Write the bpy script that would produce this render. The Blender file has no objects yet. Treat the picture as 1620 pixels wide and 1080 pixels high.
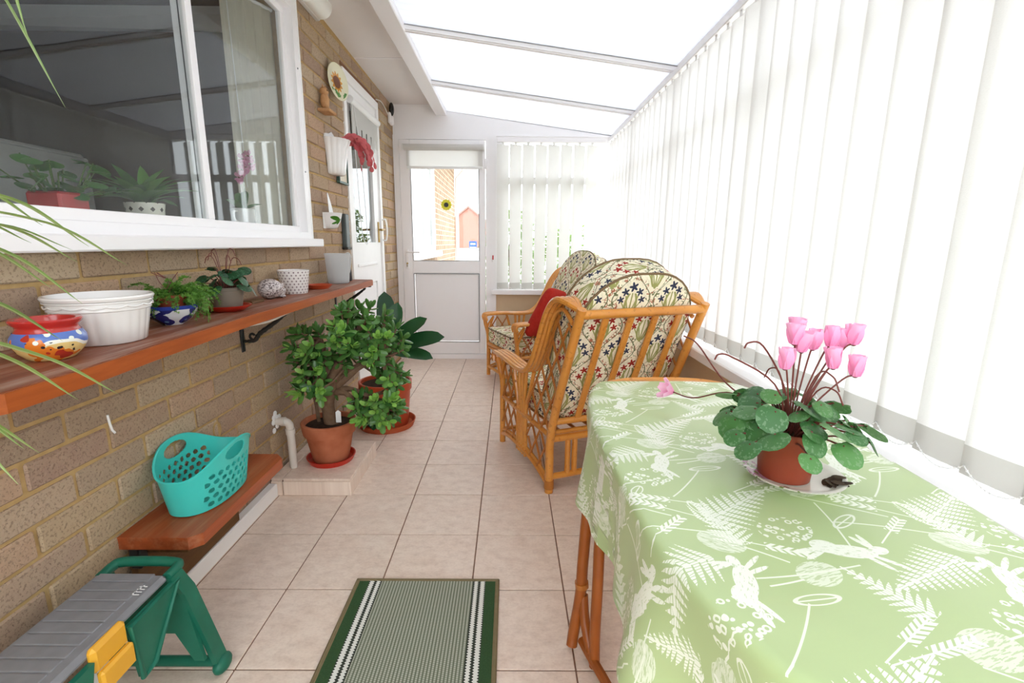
import bpy, math, random
from mathutils import Matrix, Vector
from math import sin, cos, pi, radians, sqrt, atan2
random.seed(7)
SC = bpy.context.scene
COL = SC.collection

# ------------------------------------------------------------------ camera
H = 1.106
PIT, YAW, ROL = radians(11.62), radians(.305), radians(.435)
fw = Vector((sin(YAW)*cos(PIT), cos(YAW)*cos(PIT), -sin(PIT)))
r0 = Vector((cos(YAW), -sin(YAW), 0)); u0 = r0.cross(fw)
rt = r0*cos(ROL)+u0*sin(ROL); up = -r0*sin(ROL)+u0*cos(ROL)
cd = bpy.data.cameras.new('camera'); cam = bpy.data.objects.new('camera', cd); COL.objects.link(cam)
cd.sensor_fit = 'HORIZONTAL'; cd.sensor_width = 36; cd.lens = 760/1620*36; cd.clip_start = .02; cd.clip_end = 200
cam.matrix_world = Matrix(((rt.x, up.x, -fw.x, 0), (rt.y, up.y, -fw.y, 0), (rt.z, up.z, -fw.z, H), (0, 0, 0, 1)))
SC.camera = cam
# ------------------------------------------------------------------ sky (bright overcast) and exposure
W = bpy.data.worlds.new('overcast_sky'); SC.world = W; W.use_nodes = True
bg = W.node_tree.nodes['Background']; bg.inputs[0].default_value = (.94, .97, 1, 1); bg.inputs[1].default_value = 1.0
vs = SC.view_settings
vs.view_transform = 'Standard'; vs.look = 'None'; vs.gamma = 1; vs.use_curve_mapping = False; vs.exposure = 2.4
SC.cycles.max_bounces = 12; SC.cycles.diffuse_bounces = 7; SC.cycles.transmission_bounces = 8; SC.cycles.transparent_max_bounces = 16

# ------------------------------------------------------------------ shader helpers
def lin(c):
    return tuple((x/255/12.92 if x/255 <= .04045 else ((x/255+.055)/1.055)**2.4) for x in c)+(1,)
class S:
    def __init__(s, m, v): s.m, s.v = m, v
    def _o(s, op, *a): return s.m.math(op, s, *a)
    def __add__(s, o): return s._o('ADD', o)
    def __radd__(s, o): return s._o('ADD', o)
    def __sub__(s, o): return s._o('SUBTRACT', o)
    def __rsub__(s, o): return s.m.math('SUBTRACT', o, s)
    def __mul__(s, o): return s._o('MULTIPLY', o)
    def __rmul__(s, o): return s._o('MULTIPLY', o)
    def __truediv__(s, o): return s._o('DIVIDE', o)
    def __neg__(s): return s*-1
    def __lt__(s, o): return s._o('LESS_THAN', o)
    def __gt__(s, o): return s._o('GREATER_THAN', o)
    def abs(s): return s._o('ABSOLUTE')
    def frac(s): return s._o('FRACT')
    def floor(s): return s._o('FLOOR')
    def sin(s): return s._o('SINE')
    def cos(s): return s._o('COSINE')
    def sqrt(s): return s._o('SQRT')
    def max(s, o): return s._o('MAXIMUM', o)
    def min(s, o): return s._o('MINIMUM', o)
    def pow(s, o): return s._o('POWER', o)
    def wrap(s, p): return s._o('WRAP', p/2, -p/2)
class Mat:
    def __init__(s, name):
        s.mat = bpy.data.materials.new(name); s.mat.use_nodes = True
        s.nt = s.mat.node_tree; s.p = s.nt.nodes['Principled BSDF']; s.out = s.nt.nodes['Material Output']; s._c = {}
    def new(s, t): return s.nt.nodes.new(t)
    def put(s, sock, v):
        if isinstance(v, S): v = v.v
        if isinstance(v, bpy.types.NodeSocket): s.nt.links.new(v, sock)
        else: sock.default_value = v
    def math(s, op, *a):
        n = s.new('ShaderNodeMath'); n.operation = op
        for i, x in enumerate(a): s.put(n.inputs[i], x)
        return S(s, n.outputs[0])
    def coord(s, kind='Object'):
        if kind not in s._c:
            t = s.new('ShaderNodeTexCoord'); x = s.new('ShaderNodeSeparateXYZ')
            s.nt.links.new(t.outputs[kind], x.inputs[0]); s._c[kind] = [S(s, o) for o in x.outputs]
        return s._c[kind]
    def vec(s, x, y, z=0.):
        n = s.new('ShaderNodeCombineXYZ')
        for i, v in enumerate((x, y, z)): s.put(n.inputs[i], v)
        return n.outputs[0]
    def noise(s, scale, detail=2, v=None, rough=.5):
        n = s.new('ShaderNodeTexNoise'); n.inputs['Scale'].default_value = scale; n.inputs['Detail'].default_value = detail
        n.inputs['Roughness'].default_value = rough
        if v is None:
            t = s.new('ShaderNodeTexCoord'); v = t.outputs['Object']
        s.nt.links.new(v, n.inputs['Vector']); return S(s, n.outputs[0])
    def voro(s, scale, v=None):
        n = s.new('ShaderNodeTexVoronoi'); n.inputs['Scale'].default_value = scale
        if v is None: v = s.new('ShaderNodeTexCoord').outputs['Object']
        s.nt.links.new(v, n.inputs['Vector']); return S(s, n.outputs['Distance'])
    def rnd(s): return S(s, s.new('ShaderNodeObjectInfo').outputs['Random'])
    def ramp(s, f, stops, lerp='LINEAR'):
        n = s.new('ShaderNodeValToRGB'); s.put(n.inputs[0], f); n.color_ramp.interpolation = lerp
        e = n.color_ramp.elements
        while len(e) < len(stops): e.new(.5)
        for i, (p, c) in enumerate(stops): e[i].position = p; e[i].color = lin(c)
        return n.outputs[0]
    def mix(s, f, a, b, mode='MIX'):
        n = s.new('ShaderNodeMix'); n.data_type = 'RGBA'; n.blend_type = mode
        s.put(n.inputs[0], f)
        for i, c in ((6, a), (7, b)): s.put(n.inputs[i], lin(c) if isinstance(c, tuple) and len(c) == 3 else c)
        return n.outputs[2]
    def col(s, c): s.put(s.p.inputs['Base Color'], lin(c) if isinstance(c, tuple) and len(c) == 3 else c); return s
    def bump(s, h, st=.3, d=.002):
        n = s.new('ShaderNodeBump'); n.inputs['Strength'].default_value = st; n.inputs['Distance'].default_value = d
        s.put(n.inputs['Height'], h); s.nt.links.new(n.outputs[0], s.p.inputs['Normal']); return s
    def set(s, rough=.5, spec=.5, metal=0, coat=0):
        s.p.inputs['Roughness'].default_value = rough; s.p.inputs['Specular IOR Level'].default_value = spec
        s.p.inputs['Metallic'].default_value = metal; s.p.inputs['Coat Weight'].default_value = coat; return s
    def translucent(s, f, c, transp=0):
        t = s.new('ShaderNodeBsdfTranslucent'); t.inputs[0].default_value = lin(c)
        m = s.new('ShaderNodeMixShader'); m.inputs[0].default_value = f
        s.nt.links.new(s.p.outputs[0], m.inputs[1]); s.nt.links.new(t.outputs[0], m.inputs[2]); o = m
        if transp:
            tr = s.new('ShaderNodeBsdfTransparent'); m2 = s.new('ShaderNodeMixShader'); m2.inputs[0].default_value = transp
            s.nt.links.new(m.outputs[0], m2.inputs[1]); s.nt.links.new(tr.outputs[0], m2.inputs[2]); o = m2
        s.nt.links.new(o.outputs[0], s.out.inputs[0]); return s
MT = {}
def plain(name, c, rough=.5, spec=.5, var=0, vs=20, metal=0, coat=0, bump=0, bs=200):
    """flat colour with a soft procedural mottling"""
    m = Mat(name).set(rough, spec, metal, coat)
    if var:
        n = m.noise(vs, 3)
        m.col(m.mix(n, tuple(max(0, x-var) for x in c), tuple(min(255, x+var) for x in c)))
    else: m.col(c)
    if bump: m.bump(m.noise(bs, 3), bump)
    MT[name] = m.mat; return m
def leafmat(name, c1, c2, rough=.35, tr=.25, rib=None):
    m = Mat(name).set(rough, .4)
    c = m.mix(m.rnd(), c1, c2)
    if rib:
        u = m.coord('UV')[0]; v = m.coord('UV')[1]
        c = m.mix(rib[0](m, u, v), c, rib[1])
    m.col(c)
    if tr: m.translucent(tr, tuple(min(255, int(x*1.25)) for x in c2))
    MT[name] = m.mat; return m
def glassmat(name, ior=1.5, tint=(250, 252, 252)):
    m = Mat(name); n = m.nt; n.nodes.remove(m.p)
    t = m.new('ShaderNodeBsdfTransparent'); t.inputs[0].default_value = lin(tint)
    g = m.new('ShaderNodeBsdfGlossy'); g.inputs['Roughness'].default_value = .0
    f = m.new('ShaderNodeFresnel'); ge = S(m, m.new('ShaderNodeNewGeometry').outputs['Backfacing'])
    m.put(f.inputs[0], ge*(1/ior-ior)+ior)
    x = m.new('ShaderNodeMixShader')
    n.links.new(f.outputs[0], x.inputs[0]); n.links.new(t.outputs[0], x.inputs[1]); n.links.new(g.outputs[0], x.inputs[2])
    n.links.new(x.outputs[0], m.out.inputs[0]); MT[name] = m.mat

# --- setting
m = Mat('brick').set(.9, .2)
c = m.ramp(m.rnd(), [(0, (142, 120, 106)), (.2, (190, 172, 146)), (.4, (152, 122, 110)), (.6, (176, 152, 122)), (.8, (134, 114, 104)), (1, (186, 150, 124))])
c = m.mix(m.noise(26, 4)*.7, c, (188, 166, 138)); c = m.mix((m.noise(140, 3, rough=.7) > .57)*.45, c, (104, 84, 70))
c = m.mix((m.voro(75) < .10)*.6, c, (70, 58, 50)); m.col(c).bump(m.noise(130, 4), .55, .004); MT['brick'] = m.mat
plain('mortar', (182, 152, 104), .95, .1, 20, 30, bump=.5, bs=150)
m = Mat('floor_tile').set(.38, .35)
r = m.rnd(); o = m.coord('Object')
v = m.vec(o[0]+r*7, o[1]*1.6+r*13, r*5)
c = m.mix(m.noise(7, 4, v, .6), (230, 206, 188), (244, 230, 216)); c = m.mix((m.noise(22, 4, v, .7)-.42)*1.3, c, (186, 156, 136))
c = m.mix((m.noise(110, 2, v)-.45)*.6, c, (180, 150, 130)); m.col(c).bump(m.noise(40, 3, v), .12, .002); MT['floor_tile'] = m.mat
plain('grout', (134, 104, 88), .9, .1, 12)
plain('upvc', (246, 244, 245), .3, .4); plain('white_paint', (244, 243, 242), .45, .35, 5, 6); plain('cream_plaster', (214, 192, 160), .8, .2, 6, 8)
plain('soffit_paint', (236, 232, 230), .5, .3, 4, 3); plain('dirty_white', (205, 200, 194), .6, .3, 18, 25)
plain('black_gasket', (60, 60, 62), .6); plain('grey_seal', (150, 150, 152), .6)
glassmat('glass', 1.33)
m = Mat('polycarbonate').set(.25, .4).col((232, 232, 236))
o = m.coord('Object'); st = (m.noise(2.2, 3, m.vec(o[0]*1.2, o[1]*2.6, 0.), .6) > .66)*.12
c = m.mix(((o[1]*90).sin() > .6)*.12+st, (160, 160, 164), (120, 118, 120)); m.col(c).translucent(.23, (236, 236, 242)); MT['polycarbonate'] = m.mat
m = Mat('blind_fabric').set(.85, .15)
o = m.coord('UV'); n = m.noise(1, 2, m.vec(o[0]*260, o[1]*420, 0.))
m.col(m.mix(n, (208, 206, 200), (224, 223, 218))).translucent(.36, (246, 244, 243)); MT['blind_fabric'] = m.mat
m = Mat('blind_hem').set(.85, .15).col((190, 188, 182)).translucent(.22, (216, 214, 208)); MT['blind_hem'] = m.mat
plain('blind_plastic', (238, 238, 236), .3)
# --- outside
m = Mat('outside_brick').set(.9, .2)
b = m.new('ShaderNodeTexBrick'); o = m.coord('Object')
m.nt.links.new(m.vec(o[1], o[2], 0.), b.inputs['Vector'])
for k, v in (('Scale', 1), ('Brick Width', .2284), ('Row Height', .0758), ('Mortar Size', .006)): b.inputs[k].default_value = v
b.inputs['Color1'].default_value = lin((164, 138, 116)); b.inputs['Color2'].default_value = lin((148, 122, 102)); b.inputs['Mortar'].default_value = lin((216, 196, 166))
m.col(b.outputs[0]); MT['outside_brick'] = m.mat
m = Mat('red_gable_brick').set(.9, .2)
b = m.new('ShaderNodeTexBrick'); o = m.coord('Object'); m.nt.links.new(m.vec(o[0], o[2], 0.), b.inputs['Vector'])
for k, v in (('Scale', 1), ('Brick Width', .23), ('Row Height', .076), ('Mortar Size', .006)): b.inputs[k].default_value = v
b.inputs['Color1'].default_value = lin((162, 106, 94)); b.inputs['Color2'].default_value = lin((152, 96, 84)); b.inputs['Mortar'].default_value = lin((210, 170, 150))
m.col(b.outputs[0]); MT['red_gable_brick'] = m.mat
plain('paving', (196, 192, 186), .9, .2, 15, 4); plain('roof_slate', (150, 120, 110), .8, .2, 15, 10)
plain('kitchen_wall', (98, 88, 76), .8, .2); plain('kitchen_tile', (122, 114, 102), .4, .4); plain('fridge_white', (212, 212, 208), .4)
m = Mat('net_curtain').set(.9, .1).col((232, 228, 210)).translucent(.4, (236, 232, 214), .12); MT['net_curtain'] = m.mat
# --- wood and cane
def wood(name, a, b, worn, ax=1, k=1., rough=.45, wf=.5):
    m = Mat(name).set(rough, .4); o = m.coord('Object')
    q = [o[0]*28*k, o[1]*28*k, o[2]*28*k]; q[ax] = o[ax]*1.6*k
    g = m.noise(1, 5, m.vec(*q), .65); c = m.mix((g-.3)*2.2, a, b)
    q2 = [o[0]*34*k, o[1]*34*k, o[2]*34*k]; q2[ax] = o[ax]*2.2*k
    w = (m.noise(1, 5, m.vec(*q2), .7)-.48)*5
    c = m.mix(w.max(0.).min(1.)*wf, c, worn); m.col(c).bump(g, .2, .002); MT[name] = m.mat
wood('shelf_top_wood', (112, 58, 38), (158, 92, 62), (180, 158, 142), 1, 1, .5, .85)
wood('shelf_edge_wood', (150, 70, 26), (188, 98, 44), (128, 56, 20), 1, 1, .35, .4)
wood('bench_wood', (138, 62, 30), (178, 88, 46), (196, 142, 106), 1, 1, .35, .35)
wood('dark_plank', (84, 56, 30), (120, 84, 46), (70, 50, 30), 1, 1, .7)
wood('lintel_wood', (112, 70, 40), (150, 100, 62), (90, 60, 40), 1, 1, .7)
m = Mat('rattan').set(.28, .5, 0, .25); o = m.coord('Object')
c = m.mix(m.noise(9, 3), (196, 118, 40), (230, 162, 74)); c = m.mix((m.noise(60, 3) > .62)*.4, c, (160, 88, 28)); m.col(c); MT['rattan'] = m.mat
m = Mat('cane').set(.35, .5); m.col(m.mix(m.noise(30, 3), (150, 84, 30), (200, 126, 52))); MT['cane'] = m.mat
m = Mat('dark_rattan').set(.35, .5); m.col(m.mix(m.noise(14, 3), (132, 66, 18), (172, 94, 34))); MT['dark_rattan'] = m.mat
# --- printed cushion fabric (uv in metres)
m = Mat('floral_fabric').set(.85, .15); u, v, _ = m.coord('UV'); u0_, v0_ = u, v; u, v = u/.19, v/.19
PX, PY = 1., 1.26
nz = m.noise(1, 2, m.vec(u*4.6, v*4.6, 0.)); nz2 = m.noise(1, 2, m.vec(u*4.2+9, v*4.2, 3.))
CREAM = (240, 232, 206)
c = m.mix(((nz-.5).abs() < .020), CREAM, (120, 124, 88)); c = m.mix(((nz2-.5).abs() < .014), c, (176, 112, 88))
og = ((u.wrap(PX).abs()-(v*(2*pi/PY)).cos()*PX*.2-PX*.25).abs() < .012); c = m.mix(og, c, (106, 112, 78))
def motif(c, ox, oy, colr):
    a = (u-ox).wrap(PX); b = (v-oy).wrap(PY)
    fan = None
    for k in (-.85, -.4, 0., .4, .85):
        l = ((a-(b+.40)*k*.75).abs() < .016)*(b > -.40)*(b < .15-abs(k)*.15)
        fan = l if fan is None else fan.max(l)
    bo = ((a.abs()-.13+(b+.09)*(b+.09)*1.2).abs() < .026)*(b > -.36)*(b < .14); fan = fan.max(bo)
    halo = ((a*a+(b-.05)*(b-.05)*.8).sqrt() < .34)
    c = m.mix(halo*.85, c, CREAM); c = m.mix(fan, c, (156, 156, 96))
    fl = None
    for dx, dy, s_ in ((0, .28, 1.), (-.17, .17, .85), (.17, .17, .85), (-.25, .0, .8), (.25, .0, .8)):
        x = a-dx; y = b-dy; rr = (x*x+y*y).sqrt(); th = m.math('ARCTAN2', y, x)
        f = rr < ((th*5).cos()*.032+.078)*s_; fl = f if fl is None else fl.max(f)
    return m.mix(fl, c, colr)
c = motif(c, 0., 0., (156, 48, 38)); c = motif(c, PX/2, PY/2, (54, 58, 78))
m.col(c).bump(m.noise(1, 2, m.vec(u0_*900, v0_*900, 0.)), .15, .001); MT['floral_fabric'] = m.mat
plain('red_fabric', (176, 44, 34), .85, .15, 12, 40, bump=.3, bs=600); plain('piping_cord', (120, 96, 66), .8)
# --- oilcloth print (uv in metres)
m = Mat('oilcloth').set(.32, .4, 0, .15); u, v, _ = m.coord('UV')
P = .34
def loc(cx, cy, ang):
    x = (u-cx).wrap(P); y = (v-cy).wrap(P); ca, sa = cos(radians(ang)), sin(radians(ang))
    return x*ca+y*sa, y*ca-x*sa
mask = None
def addm(f):
    global mask
    mask = f if mask is None else mask.max(f)
def box01(a, lo, hi): return (a > lo)*(a < hi)
def fern(cx, cy, ang, L, Wd, p=.016):
    a, b = loc(cx, cy, ang); ab = b.abs(); t = ((a+L/2)/L).max(0.).min(1.)
    w = (1.-t).pow(.75)*Wd*(t*4+.35).min(1.)
    q = (ab/(w+.0001)).min(1.)
    fr = (((a-ab*.5)/p).frac()-.5).abs()
    lf = (fr < (1.-q*q)*.40)*((ab/.0046+((a-ab*.5)/p).floor()*.4).frac() < .78)*(ab < w)
    addm(box01(a, -L/2, L/2)*lf.max(ab < .0013)*.95)
def spike(cx, cy, ang, L):
    a, b = loc(cx, cy, ang); ab = b.abs()
    addm((box01(a, 0., L*.55)*(ab < .0085)*(((a-ab)/.011).frac() < .62)).max(box01(a, -L*.45, L*.5)*(ab < .001)))
def seed(cx, cy, ang, L, Wd):
    a, b = loc(cx, cy, ang); e = (a/L)*(a/L)+(b/Wd)*(b/Wd)
    st = m.noise(1, 2, m.vec(a*60, b*420, 0.))
    addm((e < 1.)*((st > .46)*.5+.15)); addm(box01(a, -L*2.6, -L*.9)*((b-a*a*.8+.002).abs() < .0013)*.9)
def umbel(cx, cy, L, Wd):
    a, b = loc(cx, cy, 20); d = m.voro(1, m.vec(a*88, b*88, 0.)); e = (a/L)*(a/L)+(b/Wd)*(b/Wd)
    addm((e < 1.)*(d > .22)*(d < .44)*.9)
def stem(cx, cy, ang, L, k):
    a, b = loc(cx, cy, ang); addm(box01(a, -L/2, L/2)*((b-a*a*k).abs() < .0013)*.85)
def hare(cx, cy, ang, s=1.):
    a, b = loc(cx, cy, ang)
    def el(x, y, rx, ry, t=0):
        A, B = a-x*s, b-y*s; ct, sn = cos(t), sin(t); A, B = A*ct+B*sn, B*ct-A*sn
        return ((A/(rx*s))*(A/(rx*s))+(B/(ry*s))*(B/(ry*s))) < 1.
    sh = el(0, 0, .036, .015, .1).max(el(-.03, .004, .02, .016)).max(el(.04, .012, .014, .009, .4))
    sh = sh.max(el(.03, .03, .018, .004, 1.9)).max(el(.024, .026, .018, .004, 2.3))
    sh = sh.max(el(.045, -.012, .024, .004, -.5)).max(el(.03, -.018, .022, .004, -.8)).max(el(-.055, -.012, .026, .005, .5)).max(el(-.048, -.02, .024, .004, .8))
    addm(sh*((m.noise(1, 2, m.vec(a*90, b*330, 0.)) > .40)*.55+.42))
def leafm(cx, cy, ang, L, Wd):
    a, b = loc(cx, cy, ang); e = (a/L)*(a/L)+(b/Wd)*(b/Wd); addm((e < 1.)*((e > .62).max(b.abs() < .001))*.85)
P = .33
fern(.03, .03, 35, .17, .062); fern(.20, .20, 205, .15, .050, .013); fern(.31, .31, 100, .11, .04, .011); fern(.12, .17, 120, .10, .034, .010)
spike(.10, .08, 15, .12); spike(.085, .095, 32, .11); spike(.26, .045, 165, .13); spike(.245, .02, 150, .11); spike(.02, .255, -20, .11); spike(.22, .29, 40, .10)
seed(.165, .085, 200, .036, .026); seed(.295, .265, 150, .032, .023); seed(.06, .20, 20, .03, .022); umbel(.25, .125, .048, .032); umbel(.07, .295, .042, .03)
hare(.13, .245, -15, .95); hare(.29, .185, 70, .9); stem(.05, .20, 10, .15, .5); stem(.23, .30, -12, .16, -.6); stem(.31, .10, 50, .12, .9); stem(.19, .03, -30, .13, .4); stem(.15, .31, 80, .12, .5)
leafm(.215, .075, 60, .019, .009); leafm(.03, .155, 10, .032, .009); leafm(.17, .315, 35, .03, .01); leafm(.295, .02, 110, .024, .009)
wv = m.noise(5, 2, m.vec(u, v, 0.))
m.col(m.mix(mask, m.mix(wv, (174, 194, 138), (186, 204, 152)), (240, 244, 230))); MT['oilcloth'] = m.mat
# --- door mat (object metres, stripes along y)
m = Mat('mat_weave').set(.95, .1); o = m.coord('Object'); x, y = o[0], o[1]; ax = x.abs()
zig = ((y/.0085).frac()-.5).abs()*.010
ctr = ((x/.0095).frac() < .55)*(((y/.006).frac()+((x/.0095).floor()*.5).frac()).frac() < .8)
c = m.mix(ctr, (112, 118, 100), (178, 180, 164))
c = m.mix((ax > .150), c, (60, 64, 56))
wh = box01(ax+zig, .158, .169).max(box01(ax+zig, .178, .191)); c = m.mix(wh, c, (226, 226, 218))
grn = m.mix(m.noise(220, 2), (46, 70, 44), (66, 92, 60)); c = m.mix((ax > .192), c, grn); c = m.mix(ctr*0.+(y.abs() > .366), c, grn)
m.col(c).bump(m.noise(500, 2), .4, .002); MT['mat_weave'] = m.mat
plain('mat_binding', (126, 112, 84), .9, .1, 8, 60)
# --- ceramics, plastics, pots
plain('ceramic_white', (236, 234, 232), .2, .5, coat=.4); plain('terracotta', (178, 84, 48), .75, .2, 20, 18, bump=.2); plain('old_terracotta', (172, 96, 62), .85, .15, 40, 9, bump=.3)
plain('terracotta_glazed', (184, 74, 40), .4, .4, 10, 14); plain('red_plastic', (190, 46, 28), .35); plain('red_planter', (176, 34, 34), .35); plain('brown_plastic', (140, 60, 38), .4, .4, 6)
plain('grey_plastic', (128, 118, 106), .5); plain('soil', (62, 46, 36), .95, .1, 20, 60, bump=1, bs=120); plain('dead_leaf', (74, 56, 40), .9)
plain('turquoise_plastic', (66, 200, 190), .35, .45); plain('black_iron', (30, 30, 30), .5); plain('dark_grey_plastic', (74, 82, 82), .45); plain('charcoal', (50, 52, 56), .5)
plain('kneeler_green', (24, 104, 82), .45, .4, 12, 20); plain('kneeler_grey', (128, 128, 132), .55, .3, 12, 30); plain('kneeler_yellow', (228, 168, 46), .45)
plain('pipe_white', (222, 214, 204), .4, .4, 8, 12); plain('chrome', (200, 200, 200), .2, .5, metal=1); plain('brass', (170, 140, 80), .3, .5, metal=1)
plain('red_tag', (190, 40, 40), .5); plain('owl_clay', (190, 144, 100), .8, .2, 20, 40); plain('sticker_yellow', (232, 226, 60), .6); plain('blue_sign', (44, 84, 160), .5); plain('frame_green', (66, 92, 82), .5)
m = Mat('jug_plastic').set(.35, .4).col((226, 228, 228)).translucent(.5, (232, 234, 236), .25); MT['jug_plastic'] = m.mat
m = Mat('red_glaze').set(.2, .5, 0, .3).col((186, 44, 40)); MT['red_glaze'] = m.mat
m = Mat('painted_pot').set(.25, .5, 0, .3); o = m.coord('Object'); z = o[2]; th = m.math('ARCTAN2', o[1], o[0])
w = (th*3).sin()*.008+m.noise(18, 2)*.02
c = m.mix((z+w > .047), (226, 196, 128), (86, 116, 190)); c = m.mix(((z+w-.045).abs() < .003), c, (238, 236, 224))
c = m.mix((m.noise(26, 2) > .56)*(z < .05), c, (222, 122, 40)); c = m.mix((m.voro(70) < .22)*box01(z, .012, .04)*(m.noise(12) > .45), c, (40, 34, 40)); c = m.mix((m.voro(34) < .2)*(z > .035), c, (232, 238, 226)); c = m.mix((m.noise(31, 1) > .66), c, (178, 52, 36)); m.col(c); MT['painted_pot'] = m.mat
m = Mat('blue_flower_glaze').set(.15, .5, 0, .4); d = m.voro(26); c = m.mix((d > .46)*(m.noise(30, 1) > .50), (30, 38, 112), (222, 226, 232)); c = m.mix((d < .16), c, (98, 138, 190)); c = m.mix((m.coord('Object')[2] > .045), c, (40, 66, 158)); m.col(c); MT['blue_flower_glaze'] = m.mat
def dots(name, basec, dotc, n, pz, rad, hgt):
    m = Mat(name).set(.25, .5, 0, .2); o = m.coord('Object'); th = m.math('ARCTAN2', o[1], o[0])
    k = (o[2]/pz).floor(); a = ((th*(n/(2*pi))+k*.5).frac()-.5)*(2*pi*hgt/n); b = ((o[2]/pz).frac()-.5)*pz
    m.col(m.mix((a.abs()+b.abs() < rad)*(o[2] < 1.), basec, dotc)); MT[name] = m.mat
dots('star_pot', (240, 236, 234), (146, 132, 136), 22, .0125, .0042, .065); dots('spotted_pot', (226, 220, 206), (70, 60, 54), 11, .026, .008, .055)
m = Mat('hedgehog_glaze').set(.3, .5); n = m.noise(60, 2, m.vec(*[a*s for a, s in zip(m.coord('Object'), (1., 1., 1.8))])); m.col(m.mix((n-.5).abs() < .035, (206, 196, 194), (84, 66, 66))); MT['hedgehog_glaze'] = m.mat
m = Mat('sunflower_plate').set(.25, .5); o = m.coord('UV'); r = (o[0]*o[0]+o[1]*o[1]).sqrt(); th = m.math('ARCTAN2', o[1], o[0])
c = m.mix(r < (th*12).sin()*.008+.05, (226, 222, 190), (206, 140, 40)); c = m.mix((r < .03+m.noise(40)*.01), c, (112, 62, 24)); c = m.mix((m.noise(30, 2) > .5)*(o[1] < -.045)*(r < .09), c, (84, 136, 66)); m.col(c); MT['sunflower_plate'] = m.mat
m = Mat('wall_pot_paint').set(.2, .5); o = m.coord('Object'); a = o[1]; b = o[2]
def ell(x, y, rx, ry, t):
    A = a-x; B = b-y; A, B = A*cos(t)+B*sin(t), B*cos(t)-A*sin(t); return ((A/rx)*(A/rx)+(B/ry)*(B/ry)) < 1.
c = m.mix(ell(-.035, .055, .03, .012, -.3).max(ell(-.01, .04, .02, .009, .9)).max(ell(-.03, .035, .02, .008, .5)), (240, 238, 236), (64, 120, 40)); c = m.mix(ell(.03, .05, .012, .028, -.5), c, (54, 44, 130)); m.col(c); MT['wall_pot_paint'] = m.mat
m = Mat('rose_plate').set(.15, .5, 0, .3); o = m.coord('Object'); c = m.mix((m.noise(40, 2) > .5)*(o[0] < -.045)*(o[1] > -.02), (236, 232, 222), (196, 140, 168)); c = m.mix((m.noise(60, 2) > .6)*(o[0] < -.03), c, (120, 140, 80)); m.col(c); MT['rose_plate'] = m.mat
# --- foliage
leafmat('jade_leaf', (58, 104, 50), (112, 158, 78), .18, .15); leafmat('jade_leaf_young', (120, 172, 78), (156, 200, 100), .22, .25); plain('jade_bark', (112, 86, 66), .9, .1, 26, 40, bump=.6)
leafmat('orchid_leaf', (24, 62, 34), (40, 86, 46), .25, .12); leafmat('spath_leaf', (54, 104, 44), (96, 146, 66), .35, .25); leafmat('ivy_leaf', (60, 104, 56), (90, 134, 72), .4, .2)
leafmat('spider_leaf', (108, 146, 78), (150, 178, 104), .4, .3, (lambda m, u, v: ((u-.5).abs() < .16)*.75, (206, 216, 168)))
leafmat('fern_leaf', (70, 116, 44), (112, 156, 66), .5, .3)
def cyv(m, u, v): return ((m.noise(1, 2, m.vec(u*9, v*9, 0.)) > .55)*(((u-.5)*(u-.5)+(v-.5)*(v-.5)) > .03)*.45)
leafmat('cyclamen_leaf', (54, 100, 54), (88, 138, 76), .4, .15, (cyv, (134, 164, 128))); leafmat('cyclamen_dark', (22, 62, 36), (42, 92, 50), .35, .12, (cyv, (96, 136, 106)))
plain('red_stem', (112, 52, 44), .5); plain('green_stem', (92, 118, 60), .5)
m = Mat('pink_petal').set(.6, .2); v = m.coord('UV')[1]; m.col(m.mix(v, (255, 168, 214), (255, 206, 234))).translucent(.4, (255, 196, 228)); MT['pink_petal'] = m.mat
m = Mat('orchid_petal').set(.6, .2).col((214, 140, 176)).translucent(.2, (230, 160, 190)); MT['orchid_petal'] = m.mat
m = Mat('cactus_leaf').set(.5, .3); m.col(m.mix(m.noise(18, 2), (196, 74, 92), (216, 128, 122))).translucent(.25, (240, 130, 140)); MT['cactus_leaf'] = m.mat
leafmat('hedge_leaf', (96, 128, 70), (140, 164, 96), .5, .3); plain('label_white', (236, 236, 236), .5); plain('lamp_base', (214, 210, 206), .5); plain('lamp_opal', (244, 244, 238), .3); plain('print_cream', (226, 216, 196), .6, .2, 14, 30); plain('print_pink', (196, 120, 110), .6)
plain('sensor_black', (24, 24, 26), .2, .5)

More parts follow.
